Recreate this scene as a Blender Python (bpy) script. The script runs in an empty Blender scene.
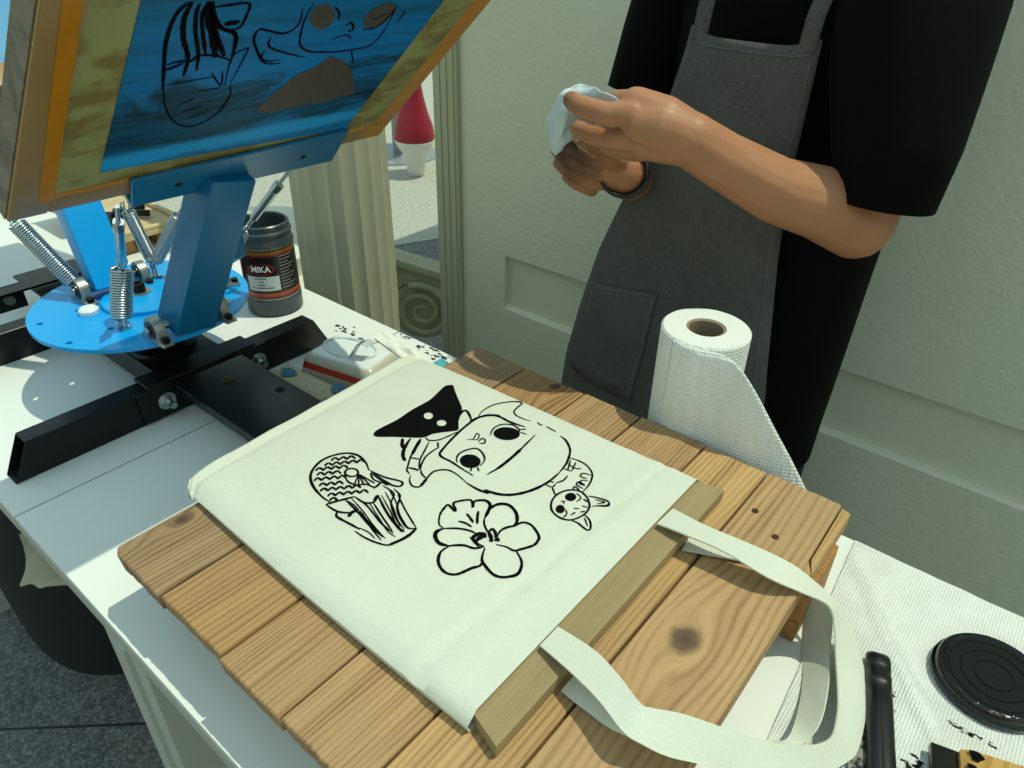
import bpy, bmesh, math, random, json
from mathutils import Vector as V, Matrix, Euler, Quaternion, noise
PI = math.pi
random.seed(7)
scn = bpy.context.scene
COL = scn.collection
H = 0.58            # lens height above the table top; table top is z = 0, floor z = FZ
FZ = -0.75

# ------------------------------------------------------------------ mesh helpers
def new(): return bmesh.new()
def box(bm, c, s, R=None):
    r = bmesh.ops.create_cube(bm, size=1.0)
    M = Matrix.Translation(V(c)) @ (R.to_4x4() if R else Matrix.Identity(4)) @ Matrix.Diagonal((s[0], s[1], s[2], 1))
    bmesh.ops.transform(bm, matrix=M, verts=r['verts'])
    return r['verts']
def bb(bm, x0, x1, y0, y1, z0, z1): return box(bm, ((x0+x1)/2, (y0+y1)/2, (z0+z1)/2), (x1-x0, y1-y0, z1-z0))
def rotx(a): return Matrix.Rotation(a, 3, 'X')
def roty(a): return Matrix.Rotation(a, 3, 'Y')
def rotz(a): return Matrix.Rotation(a, 3, 'Z')
def frame_of(d):
    d = V(d).normalized(); u = V((0, 0, 1)) if abs(d.z) < .9 else V((1, 0, 0))
    a = u.cross(d).normalized(); return a, d.cross(a)
def loft(bm, rings, closed=True, cap=True):
    R = [[bm.verts.new(p) for p in r] for r in rings]; n = len(R[0])
    for i in range(len(R)-1):
        for j in range(n if closed else n-1):
            k = (j+1) % n
            bm.faces.new((R[i][j], R[i][k], R[i+1][k], R[i+1][j]))
    if cap and closed:
        bm.faces.new(R[0][::-1]); bm.faces.new(R[-1])
    return R
def circ(c, d, r, n):
    a, b = frame_of(d); c = V(c)
    return [c + a*math.cos(2*PI*i/n)*r + b*math.sin(2*PI*i/n)*r for i in range(n)]
def cyl(bm, p0, p1, r0, r1=None, n=24, cap=True):
    r1 = r0 if r1 is None else r1; d = V(p1)-V(p0)
    loft(bm, [circ(p0, d, r0, n), circ(p1, d, r1, n)], True, cap)
def lathe(bm, prof, c, n=48, d=(0, 0, 1), cap=False):
    c = V(c); d = V(d).normalized()
    loft(bm, [circ(c+d*z, d, max(r, 1e-5), n) for r, z in prof], True, cap)
def tube(bm, pts, r, n=8, closed=False, cap=True):
    pts = [V(p) for p in pts]; m = len(pts); rr = r if isinstance(r, (list, tuple)) else [r]*m
    rings = []; a = None
    for i, p in enumerate(pts):
        d = (pts[(i+1) % m]-pts[i-1]) if closed else (pts[min(i+1, m-1)]-pts[max(i-1, 0)])
        d.normalize()
        if a is None: a, b = frame_of(d)
        a = (a - d*a.dot(d)).normalized(); b = d.cross(a)
        rings.append([p + a*math.cos(2*PI*k/n)*rr[i] + b*math.sin(2*PI*k/n)*rr[i] for k in range(n)])
    if closed: rings.append(rings[0])
    loft(bm, rings, True, cap and not closed)
def prism(bm, poly, axis, lo, hi):
    """poly: 2D points; axis 'x','y','z' = extrusion axis (other two axes in order)."""
    def P(p, t): return {'x': V((t, p[0], p[1])), 'y': V((p[0], t, p[1])), 'z': V((p[0], p[1], t))}[axis]
    loft(bm, [[P(p, lo) for p in poly], [P(p, hi) for p in poly]])
def bevel(bm, w, seg=2, ang=30):
    bmesh.ops.recalc_face_normals(bm, faces=bm.faces)
    es = [e for e in bm.edges if len(e.link_faces) == 2 and e.calc_face_angle(0) > math.radians(ang)]
    bmesh.ops.bevel(bm, geom=es, offset=w, segments=seg, affect='EDGES', profile=.7)
def spline(pts, k=6, closed=False):
    pts = [V(p) for p in pts]; n = len(pts); out = []
    for i in range(n if closed else n-1):
        g = (lambda j: pts[j % n]) if closed else (lambda j: pts[min(max(j, 0), n-1)])
        a, b, c, d = g(i-1), g(i), g(i+1), g(i+2)
        for s in range(k):
            t = s/k
            out.append(.5*((2*b)+(c-a)*t+(2*a-5*b+4*c-d)*t*t+(3*b-a-3*c+d)*t**3))
    if not closed: out.append(pts[-1])
    return out
def wpos(o):
    p = V(o.location)
    while o.parent: o = o.parent; p = p+V(o.location)
    return p
def obj(name, bm, mat, parent=None, smooth=None, label=None, cat=None, group=None, kind=None, keep=False):
    if isinstance(bm, bpy.types.Mesh): me = bm; me.name = name
    else:
        if not keep: bmesh.ops.recalc_face_normals(bm, faces=bm.faces)
        me = bpy.data.meshes.new(name); bm.to_mesh(me); bm.free()
    o = bpy.data.objects.new(name, me); COL.objects.link(o)
    vs = me.vertices
    if parent:
        o.parent = parent; off = wpos(parent)
    else:
        xs = [v.co.x for v in vs]; ys = [v.co.y for v in vs]
        off = V(((min(xs)+max(xs))/2, (min(ys)+max(ys))/2, min(v.co.z for v in vs)))
        o.location = off
    me.transform(Matrix.Translation(-off))
    if smooth is not None:
        for p in me.polygons: p.use_smooth = True
        if smooth < 179: me.set_sharp_from_angle(angle=math.radians(smooth))
    if mat: me.materials.append(mat)
    tag(o, label, cat, group, kind)
    return o
def islands(name, bm, mat, parent=None, smooth=None, **k):
    """each loose piece of bm becomes an object of its own"""
    bmesh.ops.recalc_face_normals(bm, faces=bm.faces); left = set(bm.verts); out = []
    while left:
        st = [left.pop()]; comp = [st[0]]
        while st:
            v = st.pop()
            for e in v.link_edges:
                w_ = e.other_vert(v)
                if w_ in left: left.discard(w_); st.append(w_); comp.append(w_)
        b = new(); mp = {v: b.verts.new(v.co) for v in comp}
        for f in {f for v in comp for f in v.link_faces}: b.faces.new([mp[v] for v in f.verts])
        out.append(obj(name, b, mat, parent, smooth, **k))
    bm.free(); return out
def tag(o, label=None, cat=None, group=None, kind=None):
    for k, v in (('label', label), ('category', cat), ('group', group), ('kind', kind)):
        if v: o[k] = v
def thing(name, label, cat, loc, group=None):
    o = bpy.data.objects.new(name, None); COL.objects.link(o); o.location = loc; o.empty_display_size = .05
    tag(o, label, cat, group); return o
def mod_apply(o):
    dg = bpy.context.evaluated_depsgraph_get()
    me = bpy.data.meshes.new_from_object(o.evaluated_get(dg)); return me
def fuse(shapes, voxel, it):
    """one continuous skin over rounded cones and ellipsoids"""
    bm = new()
    for s in shapes:
        if s[0] == 'c':
            b = new()
            for p, r in ((s[1], s[2]), (s[3], s[4])):
                bmesh.ops.create_uvsphere(b, u_segments=14, v_segments=9, radius=r, matrix=Matrix.Translation(V(p)))
            hull = bmesh.ops.convex_hull(b, input=b.verts)
            bmesh.ops.delete(b, geom=[v for v in b.verts if not v.link_faces], context='VERTS')
            fs = [f for f in b.faces]
            used = set(g for g in hull['geom'] if isinstance(g, bmesh.types.BMFace))
            bmesh.ops.delete(b, geom=[f for f in fs if f not in used], context='FACES')
        else:
            b = new()
            M = Matrix.Translation(V(s[1])) @ (s[3].to_4x4() if len(s) > 3 else Matrix.Identity(4)) @ Matrix.Diagonal((*s[2], 1))
            bmesh.ops.create_uvsphere(b, u_segments=24, v_segments=16, radius=1, matrix=M)
        bmesh.ops.recalc_face_normals(b, faces=b.faces)
        t = bpy.data.meshes.new('t'); b.to_mesh(t); b.free(); bm.from_mesh(t); bpy.data.meshes.remove(t)
    me = bpy.data.meshes.new('fuse'); bm.to_mesh(me); bm.free()
    o = bpy.data.objects.new('fuse', me); COL.objects.link(o)
    m = o.modifiers.new('r', 'REMESH'); m.mode = 'VOXEL'; m.voxel_size = voxel
    m = o.modifiers.new('s', 'SMOOTH'); m.factor = .5; m.iterations = it
    r = mod_apply(o); bpy.data.objects.remove(o); bpy.data.meshes.remove(me)
    return r
def chain(pts): return [('c', pts[i][0], pts[i][1], pts[i+1][0], pts[i+1][1]) for i in range(len(pts)-1)]

# ------------------------------------------------------------------ material helpers
def lin(h):
    c = [int(h[i:i+2], 16)/255 for i in (0, 2, 4)]
    return tuple(x/12.92 if x <= .04045 else ((x+.055)/1.055)**2.4 for x in c)+(1,)
class NT:
    def __init__(s, name):
        s.m = bpy.data.materials.new(name); s.m.use_nodes = True; s.t = s.m.node_tree
        s.b = s.t.nodes['Principled BSDF']; s._o = None
    def n(s, typ, ins=(), **kw):
        n = s.t.nodes.new(typ)
        for k, v in kw.items(): setattr(n, k, v)
        for k, v in (ins.items() if isinstance(ins, dict) else enumerate(ins)):
            if v is None: continue
            if isinstance(v, bpy.types.NodeSocket): s.t.links.new(v, n.inputs[k])
            else: n.inputs[k].default_value = v
        return n
    def math(s, op, a, b=None, c=None, clamp=False):
        n = s.n('ShaderNodeMath', [a, b, c], operation=op); n.use_clamp = clamp; return n.outputs[0]
    def co(s):
        if not s._o: s._o = s.n('ShaderNodeTexCoord').outputs['Object']
        return s._o
    def mapped(s, scale, loc=(0, 0, 0), rot=(0, 0, 0), vec=None):
        return s.n('ShaderNodeMapping', {'Vector': vec or s.co(), 'Scale': scale, 'Location': loc, 'Rotation': rot}).outputs[0]
    def noise(s, vec, scale=1, detail=4, rough=.55, dist=0):
        return s.n('ShaderNodeTexNoise', {'Vector': vec, 'Scale': scale, 'Detail': detail, 'Roughness': rough, 'Distortion': dist}).outputs['Fac']
    def ramp(s, fac, stops, interp='LINEAR'):
        n = s.n('ShaderNodeValToRGB', {'Fac': fac}); e = n.color_ramp; e.interpolation = interp
        while len(e.elements) < len(stops): e.elements.new(.5)
        for el, (p, c) in zip(e.elements, stops):
            el.position = p; el.color = c if not isinstance(c, str) else lin(c)
        return n.outputs[0]
    def mix(s, f, a, b, bt='MIX'):
        n = s.n('ShaderNodeMix', data_type='RGBA', blend_type=bt)
        for i, v in ((0, f), (6, a), (7, b)):
            if isinstance(v, bpy.types.NodeSocket): s.t.links.new(v, n.inputs[i])
            else: n.inputs[i].default_value = v
        return n.outputs[2]
    def xyz(s, vec=None): 
        n = s.n('ShaderNodeSeparateXYZ', [vec or s.co()]); return n.outputs
    def bump(s, h, strength=.3, dist=.001):
        n = s.n('ShaderNodeBump', {'Height': h, 'Strength': strength, 'Distance': dist}); s.set(Normal=n.outputs[0])
    def set(s, **k):
        for a, v in k.items():
            a = a.replace('_', ' ')
            if isinstance(v, bpy.types.NodeSocket): s.t.links.new(v, s.b.inputs[a])
            else: s.b.inputs[a].default_value = v
        return s.m
def M(name, col, rough=.5, metal=0, bump=0, bscale=200, var=0, vscale=8, spec=.5, **k):
    n = NT(name); c = lin(col) if isinstance(col, str) else col
    if var:
        f = n.noise(n.co(), vscale, 5); d = tuple(x*(1-var) for x in c[:3])+(1,)
        n.set(Base_Color=n.mix(f, d, tuple(min(1, x*(1+var*.6)) for x in c[:3])+(1,)))
    else: n.set(Base_Color=c)
    n.set(Roughness=rough, Metallic=metal, Specular_IOR_Level=spec)
    if bump: n.bump(n.noise(n.co(), bscale, 3), bump, .001)
    n.set(**k); return n.m
def wood(name, light, dark, off=0, knots=(), fr=1.0, rough=.65, stains=True, axis='y', grain=1.0):
    """grain runs along Y; knots: (x, y, size) in object coordinates"""
    n = NT(name); o = n.xyz(); x, y, z = o[0], o[1], o[2]
    if axis == 'x': x, y = y, x
    xe = x; core = None; ring = None
    for kx, ky, ks in knots:
        dx = n.math('SUBTRACT', x, kx); dy = n.math('SUBTRACT', y, ky)
        q = n.math('ADD', n.math('POWER', n.math('ABSOLUTE', n.math('DIVIDE', dx, ks*1.5)), 2), n.math('POWER', n.math('ABSOLUTE', n.math('DIVIDE', dy, ks*3.2)), 2))
        g = n.math('POWER', 2.718, n.math('MULTIPLY', q, -1.0))
        xe = n.math('SUBTRACT', xe, n.math('MULTIPLY', n.math('MULTIPLY', dx, g), .9))
        d = n.math('SQRT', n.math('ADD', n.math('POWER', n.math('ABSOLUTE', n.math('DIVIDE', dx, ks)), 2), n.math('POWER', n.math('ABSOLUTE', n.math('DIVIDE', dy, ks*1.15)), 2)))
        c = n.ramp(n.math('ADD', d, n.math('MULTIPLY', n.noise(n.mapped((90, 90, 90)), 1, 3), .35)), [(0, (1, 1, 1, 1)), (.62, (.75, .75, .75, 1)), (1.0, (.22, .22, .22, 1)), (1, (0, 0, 0, 1))] if False else [(.0, (1, 1, 1, 1)), (.6, (.8, .8, .8, 1)), (.85, (.25, .25, .25, 1)), (1, (0, 0, 0, 1))])
        core = c if core is None else n.mix(1, core, c, 'ADD')
        xe = n.math('ADD', xe, n.math('MULTIPLY', n.math('MULTIPLY', g, d), .007))
    warp = n.noise(n.mapped((22, 2.2, 22), (off, off*2, 0)), 1, 3)
    vec = n.n('ShaderNodeCombineXYZ', [n.math('ADD', xe, off), n.math('MULTIPLY', y, .05), n.math('MULTIPLY', z, .6)]).outputs[0]
    vf = n.n('ShaderNodeCombineXYZ', [n.math('ADD', xe, off+3), n.math('MULTIPLY', y, .025), z]).outputs[0]
    broad = n.noise(vec, 55*fr, 3, .5, .3); fine = n.noise(vf, 800, 4, .65)
    w = n.math('SINE', n.math('MULTIPLY', n.math('ADD', xe, n.math('MULTIPLY', warp, .028)), 1050*fr))
    w = n.math('MULTIPLY_ADD', w, .5, .5)
    f = n.math('ADD', n.math('MULTIPLY', broad, .55), n.math('ADD', n.math('MULTIPLY', n.math('MULTIPLY', n.math('POWER', w, 2.0), n.noise(n.mapped((14, 5, 14), (off*4, 0, 0)), 1, 3)), .42*grain), n.math('MULTIPLY', fine, .40)))
    mid = tuple((a*.62+b*.38) for a, b in zip(lin(light), lin(dark)))
    col = n.ramp(f, [(.36, lin(light)), (.60, mid), (.84, lin(dark))])
    patch = n.noise(n.mapped((7, 3, 7), (off*3, 1, 0)), 1, 4)
    col = n.mix(n.math('MULTIPLY', n.ramp(patch, [(.45, (0, 0, 0, 1)), (.75, (1, 1, 1, 1))]), .3), col, lin('8f7c62'))
    if core is not None: col = n.mix(core, col, lin('4a3630'))
    if stains:
        sp = n.noise(n.mapped((34, 26, 34), (off*7, off*5, 0)), 1, 4, .7)
        col = n.mix(n.ramp(sp, [(.74, (0, 0, 0, 1)), (.80, (.8, .8, .8, 1))]), col, lin('e6e2d8'))
        sp2 = n.noise(n.mapped((60, 45, 60), (off*5, off*2, 0)), 1, 3, .6)
        col = n.mix(n.ramp(sp2, [(.76, (0, 0, 0, 1)), (.80, (.7, .7, .7, 1))]), col, lin('3a2418'))
    n.set(Base_Color=col, Roughness=rough, Specular_IOR_Level=.25); n.bump(f, .35, .0012); return n.m

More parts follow.
